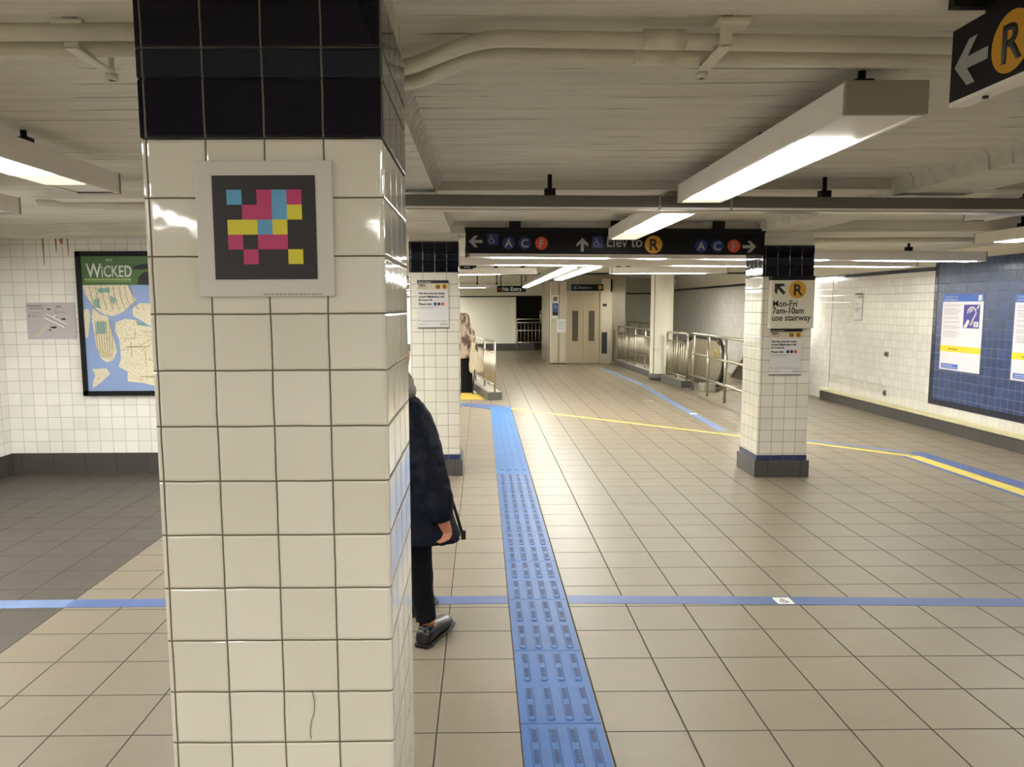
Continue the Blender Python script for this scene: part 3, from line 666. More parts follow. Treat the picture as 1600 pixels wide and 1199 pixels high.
poster(9.84, .765, .80, .93, 'white poster with hearing symbol, fully in view on the blue tiled wall')
poster(8.50, .75, .80, .93, 'white poster cut off by the right edge on the blue tiled wall')
for (y, z, w, h, lab) in ((11.2, .835, .10, .07, 'small dark outlet plate on the right wall'), (11.18, .27, .07, .08, 'tiny dark plate low on the right wall above the ledge')):
    t = thing('outlet_plate', (XR-.01, y, z), lab, 'outlet')
    box('plate', M['steel_dark'], t, XR-.012, XR, y-w, y, z, z+h, bev=.003)
    box('socket', M['ink'], t, XR-.016, XR-.010, y-w*.75, y-w*.5, z+h*.3, z+h*.7); box('socket', M['ink'], t, XR-.016, XR-.010, y-w*.4, y-w*.15, z+h*.3, z+h*.7)
# ------------------------------------------------------------------ floor tapes and tactile paving
M['tape_blue'] = plain('blue_floor_tape', (72, 92, 140), .45, var=.14, scale=7)
M['tape_pale'] = plain('pale_blue_floor_tape', (104, 124, 162), .5, var=.14, scale=5)
M['tape_yellow'] = plain('yellow_floor_tape', (206, 184, 84), .5, var=.1, scale=5)
def tape(name, pts, w, mat, label, grp=None, z=.0015):
    mb = MB(); P = [Vector((a, b, 0)) for a, b in pts]; L, Rr = [], []
    for i, p in enumerate(P):
        d = (P[min(i+1, len(P)-1)]-P[max(i-1, 0)]).normalized(); n = Vector((-d.y, d.x, 0))*w/2
        L.append(p+n); Rr.append(p-n)
    for i in range(len(P)-1):
        q = [L[i], L[i+1], Rr[i+1], Rr[i]]
        lo = [mb.bm.verts.new((v.x, v.y, .0003)) for v in q]; hi = [mb.bm.verts.new((v.x, v.y, z)) for v in q]
        mb.face(hi); mb.face(lo[::-1])
        for k in range(4): mb.face([lo[k], lo[(k+1) % 4], hi[(k+1) % 4], hi[k]])
    return tag(mb.build(name, mat), label, 'tape', grp)
tape('floor_tape', [(-4.4, 4.03), (-2.22, 4.055)], .112, M['tape_pale'], 'pale blue floor tape on the dark tiles at left')
tape('floor_tape', [(-2.22, 4.055), (-.19, 4.068), (.135, 4.07)], .112, M['tape_blue'], 'blue floor tape between the dark tiles and the tactile strip')
tape('floor_tape', [(.458, 4.07), (1.6, 4.03), (2.9, 3.98), (5.6, 3.90)], .112, M['tape_blue'], 'long blue floor tape running right from the tactile strip')
tape('floor_tape', [(-.36, 12.78), (1.35, 11.10), (3.15, 9.32), (3.76, 8.84), (4.47, 8.03)], .075, M['tape_yellow'], 'thin yellow tape slanting across the floor past the stairway-sign column')
tape('floor_tape', [(4.50, 8.02), (4.54, 6.3), (4.58, 3)], .14, M['tape_yellow'], 'wide yellow tape running towards us at right')
tape('floor_tape', [(4.395, 8.0), (4.44, 6.3), (4.48, 3)], .055, M['tape_blue'], 'narrow blue tape on the near side of the wide yellow tape')
tape('floor_tape', [(4.64, 8.25), (4.72, 6.8), (4.80, 3)], .17, M['tape_blue'], 'broad blue tape between the wide yellow tape and the right wall')
tape('floor_tape', [(3.62, 9.12), (4.1, 8.75), (4.55, 8.25)], .085, M['tape_pale'], 'pale blue tape edging the yellow line right of the stairway-sign column')
tape('floor_tape', [(3.04, 9.75), (3.09, 11.8), (3.2, 15.7), (3.07, 19.9)], .11, M['tape_pale'], 'faded blue tape leading back towards the elevator')
# small sticker on the tape and on the floor
t = thing('floor_sticker', (1.61, 4.03, .002), 'small white wheelchair sticker on the long blue tape', 'sticker')
ff = frame((1.61, 4.025, .0016), (1, 0, 0), (0, 1, 0), (0, 0, 1))
decal('sticker', M['white'], t, ff, [rect(-.045, -.045, .045, .045)], 0)
decal('wheelchair_symbol', M['ink'], t, ff, wheelchair(0, -.0, .07), .001)
t = thing('floor_sticker', (3.09, 11.3, .002), 'white sticker on the faded blue tape behind', 'sticker')
decal('sticker', M['white'], t, frame((3.09, 11.3, .0016), (1, 0, 0), (0, 1, 0), (0, 0, 1)), [rect(-.05, -.05, .05, .05)], 0)
t = thing('cleanout_cover', (2.78, 12.9, 0), 'round metal cleanout cap in the floor near the round column', 'floor cover')
MB().tube([(2.78, 12.9, .0003), (2.78, 12.9, .004)], .085, 28).build('ring', M['rail'], t)
MB().tube([(2.78, 12.9, .0041), (2.78, 12.9, .0050)], .065, 28).build('cover', M['curbtop'], t)
# dark cracks/markings on the floor seen beyond
M['tact_blue'] = plain('tactile_blue', (52, 92, 148), .45, var=.12, scale=9, spec=.35)
M['tact_grip'] = plain('tactile_grip', (44, 66, 108), .5, var=.1, scale=60)
M['tact_pale'] = plain('tactile_blue_worn', (66, 110, 166), .55, var=.12, scale=6, spec=.25)
def bar(mb, x, y, w, L, z0, h):
    """raised bar with rounded ends and sloping sides"""
    n = 6; o = []; i_ = []
    for (cy, a0) in ((y+L/2-w/2, 0), (y-L/2+w/2, 180)):
        for k in range(n+1):
            a = R(a0+180*k/n); o.append((x+w/2*math.cos(a), cy+w/2*math.sin(a), z0)); i_.append((x+(w/2-.006)*math.cos(a), cy+(w/2-.006)*math.sin(a), z0+h))
    A = [mb.bm.verts.new(p) for p in o]; B = [mb.bm.verts.new(p) for p in i_]
    for k in range(len(A)): mb.face([A[k], A[(k+1) % len(A)], B[(k+1) % len(A)], B[k]])
    mb.face(B)
TP = .632; TX0, TX1 = .141, .447
def tactile_tile():
    o = thing('tactile_tile', (TX0, 0, 0), '', 'tactile tile', 'blue bar-patterned tactile tiles')
    mb = MB(); mb.box(TX0, TX1, .002, TP-.002, .0003, .006)
    for k in range(4):
        for j in range(2): bar(mb, TX0+.045+k*.072, TP*(.25+.5*j), .036, .285, .006, .005)
    mb.mi = 1
    for k in range(4):
        for j in range(2):
            cy = TP*(.25+.5*j); cx = TX0+.045+k*.072
            for s in (-1, 1):
                for r_ in range(9):
                    yy = cy+s*.066+(r_-4)*.0098
                    mb.box(cx-.0095, cx+.0095, yy-.003, yy+.003, .0105, .0122)
    mb.build('plate', [M['tact_blue'], M['tact_grip']], o)
    return o
proto = tactile_tile()
descr = {0: 'tactile tile nearest us, cut by the bottom edge', 1: 'second', 2: 'third', 3: 'fourth', 4: 'fifth', 5: 'sixth', 6: 'seventh', 7: 'eighth', 8: 'ninth'}
base_y = 2.796-TP*2
for i in range(9):
    if i == 0: o = proto
    else:
        o = proto.copy(); COL.objects.link(o)
        for ch in list(proto.children):
            c = ch.copy(); COL.objects.link(c); c.parent = o
    o.location = (TX0, base_y+i*TP, 0)
    o['label'] = ['hidden blue tactile tile just below the picture, start of the strip', 'blue bar-patterned tactile tile cut by the bottom edge',
       'lowest fully visible blue bar-patterned tactile tile, near us', 'blue bar-patterned tactile tile ending level with the blue floor tape',
       'blue bar-patterned tactile tile just beyond the blue floor tape', 'middle blue bar-patterned tactile tile, level with the person hand',
       'third blue bar-patterned tactile tile before the smooth worn part', 'second blue bar-patterned tactile tile before the smooth worn part',
       'farthest blue bar-patterned tactile tile, touching the smooth worn part'][i]
# worn straight stretch
t = thing('tactile_strip', (.29, 7.25, 0), 'worn pale blue grooved tactile strip beyond the bar-patterned tiles', 'tactile strip')
y0 = base_y+9*TP
mb = MB().box(TX0-.005, TX1, y0, 12.1, .0003, .006)
mb.build('plate', M['tact_pale'], t)
mb = MB()
for k in range(4): mb.box(TX0+.03+k*.072, TX0+.066+k*.072, y0+.18, 12.0, .006, .010)
mb.build('long_ribs', M['tact_pale'], t)
mb = MB(); fr = frame((0, 0, 0), (1, 0, 0), (0, 1, 0), (0, 0, 1))
mb.prism([(-.36, 12.42), (.136, 11.93), (.136, 12.1), (.447, 12.1), (.447, 12.25), (-.36, 12.74)], fr, .0003, .006)
mb.build('corner_plate', M['tape_blue'], t)
mb = MB(); mb.prism([(-1.6, 13.18), (.07, 13.18), (-.09, 14.2), (-1.6, 14.2)], fr, .0003, .006)
tag(mb.build('warning_strip', plain('yellow_tactile', (190, 160, 66), .5, var=.1, scale=8)), 'yellow warning strip on the floor at the top of the stairs', 'warning strip')
# ------------------------------------------------------------------ stairs, left fence
t = thing('staircase', (-1.0, HY0, 0), 'staircase going down behind the yellow warning strip', 'stairs')
for i in range(9):
    box('step', M['kerb'], t, -2.2, .12, HY0+i*.3, HY0+.32+i*.3, -.17*(i+1)-.1, -.17*(i+1))
box('landing', M['kerb'], t, -2.2, .12, HY0+2.72, HY1-.05, -1.8, -1.7)
struct(box('wall_stairwell', M['wall_tile_left'], None, -2.2, .139, HY1-.02, HY1, -2, 0))
def railing(P, Q, label, zk=.13, kw=.22, zt=1.03, zm=.86, zlo=.2, posts=4, balusters=10, group=None, endpost=None, kerb=True, name='railing'):
    P, Q = Vector((*P, 0)), Vector((*Q, 0)); d = (Q-P).normalized(); n = Vector((-d.y, d.x, 0)); L = (Q-P).length
    t = thing(name, P, label, 'railing', group)
    if kerb:
        fr = frame(P, d, n, (0, 0, 1))
        mb = MB(); mb.prism(rect(0, -kw/2, L, kw/2), fr, 0, zk); mb.build('kerb', M['kerb'], t)
        mb = MB(); mb.prism(rect(.01, -kw/2+.01, L-.01, kw/2-.01), fr, zk, zk+.006); mb.build('kerb_top', M['curbtop'], t)
    at = lambda s, z: tuple(P+d*s+Vector((0, 0, z)))
    z0 = zk if kerb else 0
    MB().tube([at(.03, zt-.05), at(.05, zt-.01), at(.1, zt), at(L-.1, zt), at(L-.05, zt-.01), at(L-.03, zt-.05)], .021, 10).build('top_rail', M['rail'], t)
    MB().tube([at(.03, zm), at(L-.03, zm)], .014, 8).build('middle_rail', M['rail'], t)
    MB().tube([at(.03, zlo), at(L-.03, zlo)], .014, 8).build('lower_rail', M['rail'], t)
    for i in range(posts): s = .03+(L-.06)*i/(posts-1); MB().tube([at(s, z0), at(s, zt-.04)], .02, 10).build('post', M['rail'], t)
    for i in range(balusters): s = .03+(L-.06)*(i+.5)/balusters; MB().tube([at(s, zlo), at(s, zm)], .009, 6).build('baluster', M['steel'], t)
    return t
railing((.225, 13.12), (-.45, 17.2), 'stair railing on a dark kerb right of the person in a shawl', zt=.98, zm=.80, zlo=.26, posts=5, balusters=34, kw=.24, zk=.13)
railing((3.83, 17.1), (3.70, 21.15), 'railing on a dark kerb between the elevator and the round column', posts=5, balusters=30)
railing((3.95, 14.95), (3.88, 16.35), 'short railing on a kerb just right of the round column', posts=3, balusters=9)
railing((4.3, 19.5), (4.3, 23), 'low railing by the far wall seen over the kerb railing', posts=3, balusters=0, kerb=False, zt=1.12, zm=.95, zlo=.3)
t = thing('pipe_railing', (3.95, 12.6, 0), 'open three-bar pipe railing in front of the escalator', 'railing')
for y in (14.5, 13.55, 12.58, 11.6): MB().tube([(3.94, y, 0), (3.94, y, 1.04)], .024, 10).build('post', M['rail'], t)
for z, nm in ((1.05, 'top_rail'), (.68, 'middle_rail'), (.28, 'lower_rail')): MB().tube([(3.94, 14.56, z), (3.94, 11.4, z)], .022, 10).build(nm, M['rail'], t)
# ------------------------------------------------------------------ round column
t = thing('round_column', (3.83, 16.65, 0), 'smooth round white column beside the kerb railing', 'column')
MB().tube([(3.83, 16.65, .13), (3.83, 16.65, 2.42)], .235, 40, cap=False).build('shaft', plain('white_enamel', (226, 220, 200), .4, var=.03, scale=2), t, True)
MB().tube([(3.83, 16.65, 0), (3.83, 16.65, .14)], .25, 40).build('base', M['kerb'], t)
MB().tube([(3.83, 16.65, 2.3), (3.83, 16.65, 2.42)], .27, 40).build('cap', M['plaster'], t)
box('joint_strip', M['rail'], t, 3.63, 3.65, 16.50, 16.53, .14, 2.3)
# ------------------------------------------------------------------ escalator
t = thing('escalator', (4.6, 14.2, 0), 'stainless escalator with black handrail behind the pipe railing', 'escalator')
def newel(x, y0, par):
    pts = []
    for a in range(-90, 91, 15): pts.append((x, y0+.42-.42*math.cos(R(a)), .53+.43*math.sin(R(a))))
    out = pts+[(x, y0+2.0, .96), (x, y0+4, .5)]
    MB().tube([(x, y0+.9, .12)]+out, [(.05, .045)]*(len(out)+1), 14).build('handrail', M['rubber'], par)
    fr = frame((x, 0, 0), (0, 1, 0), (0, 0, 1), (1, 0, 0))
    poly = [(p[1]+.10, .53+(p[2]-.53)*.86) for p in pts]+[(y0+2.0, .90), (y0+4, .44), (y0+4, -.3), (y0+.9, .02)]
    mb = MB(); mb.prism(poly, fr, -.03, .03); mb.build('balustrade', M['steel'], par)
    fl_ = facing_left(x-.031, y0+.55, .55)
    c = decal('caution_label', plain('caution_yellow_%d' % int(x*10), (222, 196, 30), .4), par, fl_, [rect(.0, 0, .16, .20)], .001)
    decal('figures', M['ink'], c, fl_, [disc(.05, .14, .02, 10), rect(.035, .03, .065, .12), disc(.11, .12, .016, 10), rect(.097, .03, .123, .10)], .002)
newel(4.42, 14.15, t)
box('skirt', M['steel_dark'], t, 4.38, 4.52, 14.5, 17.8, 0, .13, bev=.01)
box('comb_plate', M['rail'], t, 4.5, 5.2, 14.3, 15.2, .0005, .02)
box('end_block', M['curbtop'], t, 4.08, 4.3, 14.25, 14.6, 0, .14, bev=.01)
for i in range(6): box('step', M['steel_dark'], t, 4.5, 5.2, 15.2+i*.4, 15.6+i*.4, .0-.02*i, .015-.02*i)
t = thing('stair_wedge', (5.0, 14, 0), 'dark slanting stainless side panel showing left of the stairway-sign column', 'panel')
fr = frame((5.45, 0, 0), (0, 1, 0), (0, 0, 1), (1, 0, 0))
mb = MB(); mb.prism([(16.9, .02), (13.4, .02), (13.4, .98), (15.3, .98)][::-1], fr, -.02, .02); mb.build('side_panel', M['steel_dark'], t)
mb = MB(); mb.prism([(16.95, .02), (15.33, 1.0), (13.4, 1.0), (13.4, .97), (15.3, .97), (16.85, .02)], fr, -.04, .04); mb.build('coping', M['steel'], t)
# ------------------------------------------------------------------ elevator
t = thing('elevator', (2.75, 21.3, 0), 'stainless elevator enclosure with double doors at the far end', 'elevator')
Y = 21.3
box('side_wall', M['steel_dark'], t, 1.86, 1.95, Y+.25, 24.2, 0, 2.3)
box('corner_post', M['steel'], t, 1.88, 2.30, Y-.02, Y+.3, .02, 2.24, bev=.015)
box('post_groove', M['steel_dark'], t, 2.08, 2.12, Y-.026, Y-.01, .05, 2.2)
box('header', M['steel_dark'], t, 2.28, 3.92, Y+.02, Y+.3, 1.95, 2.41)
box('door_frame', M['rail'], t, 2.30, 3.26, Y-.01, Y+.1, 1.93, 1.97)
box('door_frame', M['rail'], t, 2.30, 2.33, Y-.01, Y+.1, 0, 1.95)
box('door_frame', M['rail'], t, 3.22, 3.26, Y-.01, Y+.1, 0, 1.95)
M['door'] = plain('warm_stainless_door', (164, 150, 124), .38, .75, var=.06, scale=2, stretch=(1, 1, .12))
M['glassd'] = plain('dark_door_glass', (84, 76, 62), .15, 0, var=.05)
for a, b in ((2.33, 2.773), (2.777, 3.22)):
    d = box('door', M['door'], t, a, b, Y+.04, Y+.08, .01, 1.93, bev=.004)
    g = (a+b)/2
    box('door_window', M['glassd'], d, g-.08, g+.08, Y+.033, Y+.045, .62, 1.44)
box('control_panel', M['steel'], t, 3.26, 3.50, Y+.0, Y+.25, .0, 2.3, bev=.006)
box('indicator', M['ink'], t, 3.29, 3.40, Y-.01, Y+.01, 1.56, 1.63)
box('vent_grille', M['ink'], t, 3.27, 3.42, Y-.008, Y+.01, .28, .86)
for z in (.99, 1.07): MB().tube([(3.32, Y-.012, z), (3.32, Y, z)], .018, 12).build('call_button', M['rail'], t)
box('outer_wall', M['steel_dark'], t, 3.50, 3.92, Y+.1, Y+.4, 0, 2.41)
box('outer_post', M['steel'], t, 3.50, 3.56, Y+.02, Y+.12, 0, 2.3, bev=.008)
box('foot', M['curbtop'], t, 3.5, 3.68, Y-.1, Y+.12, 0, .06, bev=.02)
t = thing('elevator_sign', (2.86, Y-.03, 1.98), 'small black elevator sign above the double doors', 'sign')
box('sign_box', M['signface'], t, 2.44, 3.29, Y-.09, Y-.015, 1.98, 2.15, bev=.004)
fe = front(0, Y-.09, 0)
b = decal('access_panel', M['blue'], t, fe, [rect(2.47, 2.0, 2.60, 2.13)]); decal('wheelchair_symbol', M['white_dim'], b, fe, wheelchair(2.53, 2.065, .11), .002)
text('Elevator to', .105, 2.62, 2.032, fe, M['white_dim'], t, sx=.72); bullet(t, fe, 3.20, 2.065, .058, 'yellow', 'R', 'ink')
def sheet(name, lab, x0, x1, z0, z1, y, deco):
    t = thing(name, ((x0+x1)/2, y, z0), lab, 'notice')
    box('sheet', M['white'], t, x0, x1, y-.008, y, z0, z1)
    f = front(x0, y-.008, z0); deco(t, f, x1-x0, z1-z0)
def d1(t, f, w, h):
    decal('picture', plain('sepia_print', (110, 88, 70), .5), t, f, [rect(w*.18, h*.75, w*.82, h*.93)])
    b = decal('blue_panel', plain('sign_blue', (48, 92, 158), .4), t, f, [rect(.01, h*.28, w-.01, h*.66)]); decal('wheelchair_symbol', M['white'], b, f, wheelchair(w/2, h*.52, .12), .002)
    decal('black_panel', M['ink'], t, f, [rect(.01, h*.14, w-.01, h*.28)])
def d2(t, f, w, h):
    for k in range(5): decal('print_line', M['greyink'], t, f, [rect(w*.15, h*(.8-k*.13), w*.85, h*(.83-k*.13))])
sheet('access_notice', 'tall blue and white access notice on the elevator post', 1.915, 2.09, 1.23, 1.87, Y-.028, d1)
sheet('paper_notice', 'plain white paper notice low on the elevator post', 2.04, 2.285, .86, 1.22, Y-.028, d2)
# ------------------------------------------------------------------ No Entry sign and far railing
t = thing('hanging_sign', (.75, 20, 1.94), 'black No Entry sign hanging from the far ceiling', 'sign')
box('sign_box', M['signface'], t, .40, 1.13, 19.96, 20.0, 1.93, 2.09, bev=.004)
fn = front(0, 19.96, 0)
text('No Entry', .13, .53, 1.965, fn, M['white'], t, sx=1.0); decal('bar_symbol', M['orange'], t, fn, [rect(.43, 1.995, .51, 2.02)])
for x in (.5, 1.02): MB().tube([(x, 19.98, 2.09), (x, 19.98, 2.42)], .012, 6).build('hanger', M['black'], t)
t = thing('exit_plate', (-.17, 8.95, 2.0), 'tiny dark plate hanging just right of the second tiled column', 'sign')
box('plate', M['signface'], t, -.235, -.09, 8.93, 8.95, 1.995, 2.04)
box('hanger', M['black'], t, -.165, -.155, 8.935, 8.945, 2.04, 2.25)
decal('print_line', M['white_dim'], t, front(-.235, 8.93, 1.995), [rect(.04, .015, .11, .028)])
t = thing('mesh_railing', (1.7, 27.6, .25), 'pale mesh railing in the dark opening beside the elevator', 'railing')
for z in (.3, .72, 1.0, 1.12): MB().tube([(1.24, 27.6, z), (2.3, 27.6, z)], .02, 8).build('rail', M['rail'], t)
for i in range(9): MB().tube([(1.26+i*.13, 27.6, .25), (1.26+i*.13, 27.6, 1.0)], .01, 6).build('bar', M['steel'], t)
MB().tube([(2.08, 27.55, 1.0), (2.08, 27.55, 1.42)], .03, 8).build('post', M['rail'], t)
for x in (1.26, 2.28): MB().tube([(x, 27.6, 0), (x, 27.6, 1.1)], .022, 8).build('post', M['rail'], t)
# ------------------------------------------------------------------ people
def remesh(o, vox, smooth=6, disp=None):
    m = o.modifiers.new('r', 'REMESH'); m.mode = 'VOXEL'; m.voxel_size = vox; m.use_smooth_shade = True
    s = o.modifiers.new('s', 'SMOOTH'); s.iterations = smooth; s.factor = .5
    if disp:
        tx = bpy.data.textures.new('wrinkle', 'CLOUDS'); tx.noise_scale = disp[1]; tx.noise_depth = 2
        d = o.modifiers.new('d', 'DISPLACE'); d.texture = tx; d.strength = disp[0]; d.mid_level = .5; d.texture_coords = 'GLOBAL'
    return o
SKIN = plain('skin', (176, 116, 84), .5, var=.08, scale=12)
def fabric(name, col, rough=.8, fold=.004, fs=5, sheen=0, stretch=(1, 1, .35)):
    m, nt, bs = new_mat(name); c = s2l(col)
    f = noise(nt, 40, 4); nt.links.new(mixc(nt, f, tuple(x*.8 for x in c), tuple(min(1, x*1.2) for x in c)), bs.inputs['Base Color'])
    bs.inputs['Roughness'].default_value = rough; bs.inputs['Specular IOR Level'].default_value = .15
    try: bs.inputs['Sheen Weight'].default_value = sheen
    except Exception: pass
    bump(nt, bs, mth(nt, 'ADD', noise(nt, fs, 4, stretch=stretch), mth(nt, 'MULTIPLY', noise(nt, 300, 2), .03)), fold*4)
    return m
def oval(c, rx, ry, ang=0, n=24):
    c = Vector(c); ca, sa = math.cos(ang), math.sin(ang)
    return [c+Vector((rx*math.cos(2*math.pi*k/n)*ca-ry*math.sin(2*math.pi*k/n)*sa, rx*math.cos(2*math.pi*k/n)*sa+ry*math.sin(2*math.pi*k/n)*ca, 0)) for k in range(n)]
def hand(mb, wrist, d, side, back, s=1.0, curl=.6):
    """palm and five fingers grown from wrist along d; side = towards the thumb, back = back of the hand"""
    w, d, side, back = Vector(wrist), Vector(d).normalized(), Vector(side).normalized(), Vector(back).normalized()
    palm = [w-d*.02*s, w+d*.02*s, w+d*.055*s, w+d*.085*s]
    rg = []
    for p, a, b in zip(palm, (.022, .032, .040, .038), (.018, .016, .015, .012)):
        rg.append([p+side*math.cos(2*math.pi*k/14)*a*s+back*math.sin(2*math.pi*k/14)*b*s for k in range(14)])
    mb.rings(rg)
    for i, (off, L, r) in enumerate(((.030, .070, .0088), (.010, .080, .009), (-.011, .074, .0086), (-.030, .058, .0078))):
        p = w+d*.078*s+side*off*s; pts = [p]; dir_ = d.copy(); spread = side*off*.8
        for seg, f in ((0, .45), (1, .32), (2, .23)):
            ang = curl*(.55+.35*seg+.08*i)
            dir_ = (d*math.cos(ang)-back*math.sin(ang)+spread*.4).normalized()
            pts.append(pts[-1]+dir_*L*f*s)
        mb.tube(pts, [r*1.1*s, r*s, r*.92*s, r*.7*s], 10)
    p = w+d*.022*s+side*.028*s
    q1 = p+(d*.6+side*.75-back*.25).normalized()*.036*s; q2 = q1+(d*.85+side*.25-back*.45).normalized()*.032*s; q3 = q2+(d*.9-back*.5).normalized()*.02*s
    mb.tube([p-d*.01*s-side*.01*s, q1, q2, q3], [.013*s, .0115*s, .010*s, .0075*s], 10)
def head(mb, c, fwd, s=1.0):
    c, f = Vector(c), Vector(fwd).normalized(); up = Vector((0, 0, 1)); r = f.cross(up).normalized()
    rot = Matrix((r, f, r.cross(f))).transposed()
    mb.ell(c, .074*s, .094*s, .112*s, rot=rot)
    mb.ell(c+f*.022*s-up*.055*s, .056*s, .066*s, .062*s, rot=rot)                 # jaw
    mb.ell(c+f*.097*s-up*.012*s, .012*s, .016*s, .026*s, rot=rot)                 # nose
    mb.ell(c+f*.085*s-up*.058*s, .026*s, .010*s, .007*s, rot=rot); mb.ell(c+f*.083*s-up*.068*s, .024*s, .010*s, .007*s, rot=rot)   # lips
    for k in (-1, 1):
        mb.ell(c+r*k*.076*s-up*.005*s, .010*s, .018*s, .030*s, rot=rot)           # ears
        mb.ell(c+f*.080*s+r*k*.030*s+up*.020*s, .020*s, .010*s, .006*s, rot=rot)  # brows
        mb.ell(c+f*.078*s+r*k*.030*s+up*.003*s, .014*s, .010*s, .009*s, rot=rot)  # eyeballs under the lids
def shoe(par, heel, d, mat, name='shoe', pitch=0, k=1.0):
    L0 = k
    h, d = Vector(heel), Vector((*d, 0)).normalized(); s = Vector((-d.y, d.x, 0)); up = Vector((0, 0, 1))
    rg = []
    for t_, w_, z0, z1 in ((0, .026, .0, .075), (.012, .036, 0, .09), (.05, .040, 0, .088), (.10, .039, 0, .082), (.15, .046, 0, .07), (.20, .050, 0, .058), (.24, .042, .002, .048), (.268, .022, .006, .034)):
        lift = pitch*t_
        rg.append([h+d*t_*L0+s*w_*L0*math.cos(a)+up*((z0+z1)/2+(z1-z0)/2*math.sin(a)+lift) for a in [2*math.pi*k/20 for k in range(20)]])
    o = MB().rings(rg).build(name, mat, par, True); ss = o.modifiers.new('s', 'SUBSURF'); ss.levels = ss.render_levels = 1
    rg = [[h+d*t_*L0+s*w_*L0*math.cos(a)*1.06+up*(.006+.008*math.sin(a)+pitch*t_) for a in [2*math.pi*k/20 for k in range(20)]] for t_, w_ in ((-.004, .028), (.02, .040), (.10, .041), (.16, .050), (.21, .052), (.25, .044), (.275, .02))]
    MB().rings(rg).build('sole', M['black'], o)
    mb = MB(); c = h+d*.055+up*.092; mb.rings([[c+d*.045*math.cos(a)*k+s*.034*math.sin(a)*k+up*z for a in [2*math.pi*j/18 for j in range(18)]] for k, z in ((1.0, -.02), (1.02, .004), (.9, .006))], cap=False); mb.build('collar', mat, o)
    return o
# person passing behind the near column, seen from behind, walking away to the right
P1 = thing('person', (-.42, 3.56, 0), 'person in a long navy coat half hidden behind the near column', 'person')
F = Vector((.45, .89, 0)).normalized(); RR = Vector((F.y, -F.x, 0)); UP = Vector((0, 0, 1)); C1 = Vector((-.43, 3.56, 0))
def p1(r, f, z): return C1+RR*r+F*f+UP*z
RA = math.atan2(RR.y, RR.x)
shR, elR, wrR = Vector((-.315, 3.47, 1.09)), Vector((-.232, 3.385, .86)), Vector((-.168, 3.335, .655))
body = MB()
body.rings([oval(p1(0, .0, z), a, b, RA) for z, a, b in ((.68, .13, .09), (.76, .15, .10), (.88, .14, .10), (1.0, .145, .10), (1.1, .165, .10), (1.15, .13, .075), (1.19, .06, .05), (1.26, .045, .048))])
head(body, p1(0, .05, 1.34), (F*.9-UP*.1), .95)
body.tube([shR, elR, wrR], [.045, .034, .020], 14); body.tube([p1(-.185, -.02, 1.125), p1(-.25, .05, .9), p1(-.24, .2, .72)], [.045, .036, .026], 14)
hand(body, wrR, (.10, .04, -1), Vector((-.9, .3, 0)), Vector((.35, .9, .1)), .84, 1.25)
hand(body, p1(-.24, .2, .72), (F*.5-UP), F*.6+RR*.5, -RR, 1.0, .7)
hipR, knR, anR = p1(.085, 0, .72), Vector((-.305, 3.54, .41)), Vector((-.262, 3.545, .10))
hipL, knL, anL = p1(-.085, 0, .72), p1(-.09, .14, .42), p1(-.09, .32, .1)
body.tube([hipR, knR, anR], [.078, .052, .034], 16); body.tube([hipL, knL, anL], [.078, .052, .034], 16)
for an, dd in ((anR, Vector((.10, .26, 0)).normalized()), (anL, F)):
    body.tube([an+UP*.02, an-UP*.03+dd*.01, an-UP*.055+dd*.07, an-UP*.065+dd*.13], [.034, .036, (.036, .028), (.03, .018)], 14)
remesh(body.build('body', SKIN, P1, True), .006, 3)
NAVY = fabric('navy_coat_cloth', (9, 14, 28), .6, .006, 6, 0)
coat = MB()
def tor(z, r, f, a, b, lean=0): return oval(p1(r, f, z), a, b, RA, 30)
coat.rings([tor(.535, .085, -.02, .285, .20), tor(.59, .075, -.02, .275, .195), tor(.70, .05, -.02, .25, .18), tor(.85, .03, -.015, .225, .165), tor(1.0, .01, -.01, .205, .15), tor(1.10, .0, 0, .20, .135), tor(1.155, 0, .01, .155, .105), tor(1.185, 0, .01, .085, .08), tor(1.205, 0, .01, .075, .07)])
coat.tube([(-.32, 3.48, 1.125), (-.29, 3.45, 1.05), (-.255, 3.415, .94), (-.226, 3.385, .84), (-.196, 3.355, .73), (-.176, 3.337, .64)], [.065, .078, .080, .078, .070, .056], 20)
coat.tube([p1(-.16, -.02, 1.13), p1(-.22, -.0, 1.04), p1(-.26, .05, .9), p1(-.25, .15, .77)], [.07, .08, .075, .06], 20)
remesh(coat.build('coat', NAVY, P1, True), .009, 8, (.022, .07))
MB().tube([(-.30, 3.44, 1.18), (-.243, 3.45, 1.10), (-.205, 3.45, .95), (-.165, 3.46, .80), (-.118, 3.47, .64), (-.088, 3.475, .53)], .007, 8).box(-.098, -.076, 3.465, 3.485, .52, .56).build('coat_edge', M['rubber'], P1)
MB().rings([oval(p1(0, .01, z), a, a*.9, RA) for z, a in ((1.185, .098), (1.205, .104), (1.225, .096), (1.23, .08))]).build('collar', NAVY, P1, True)
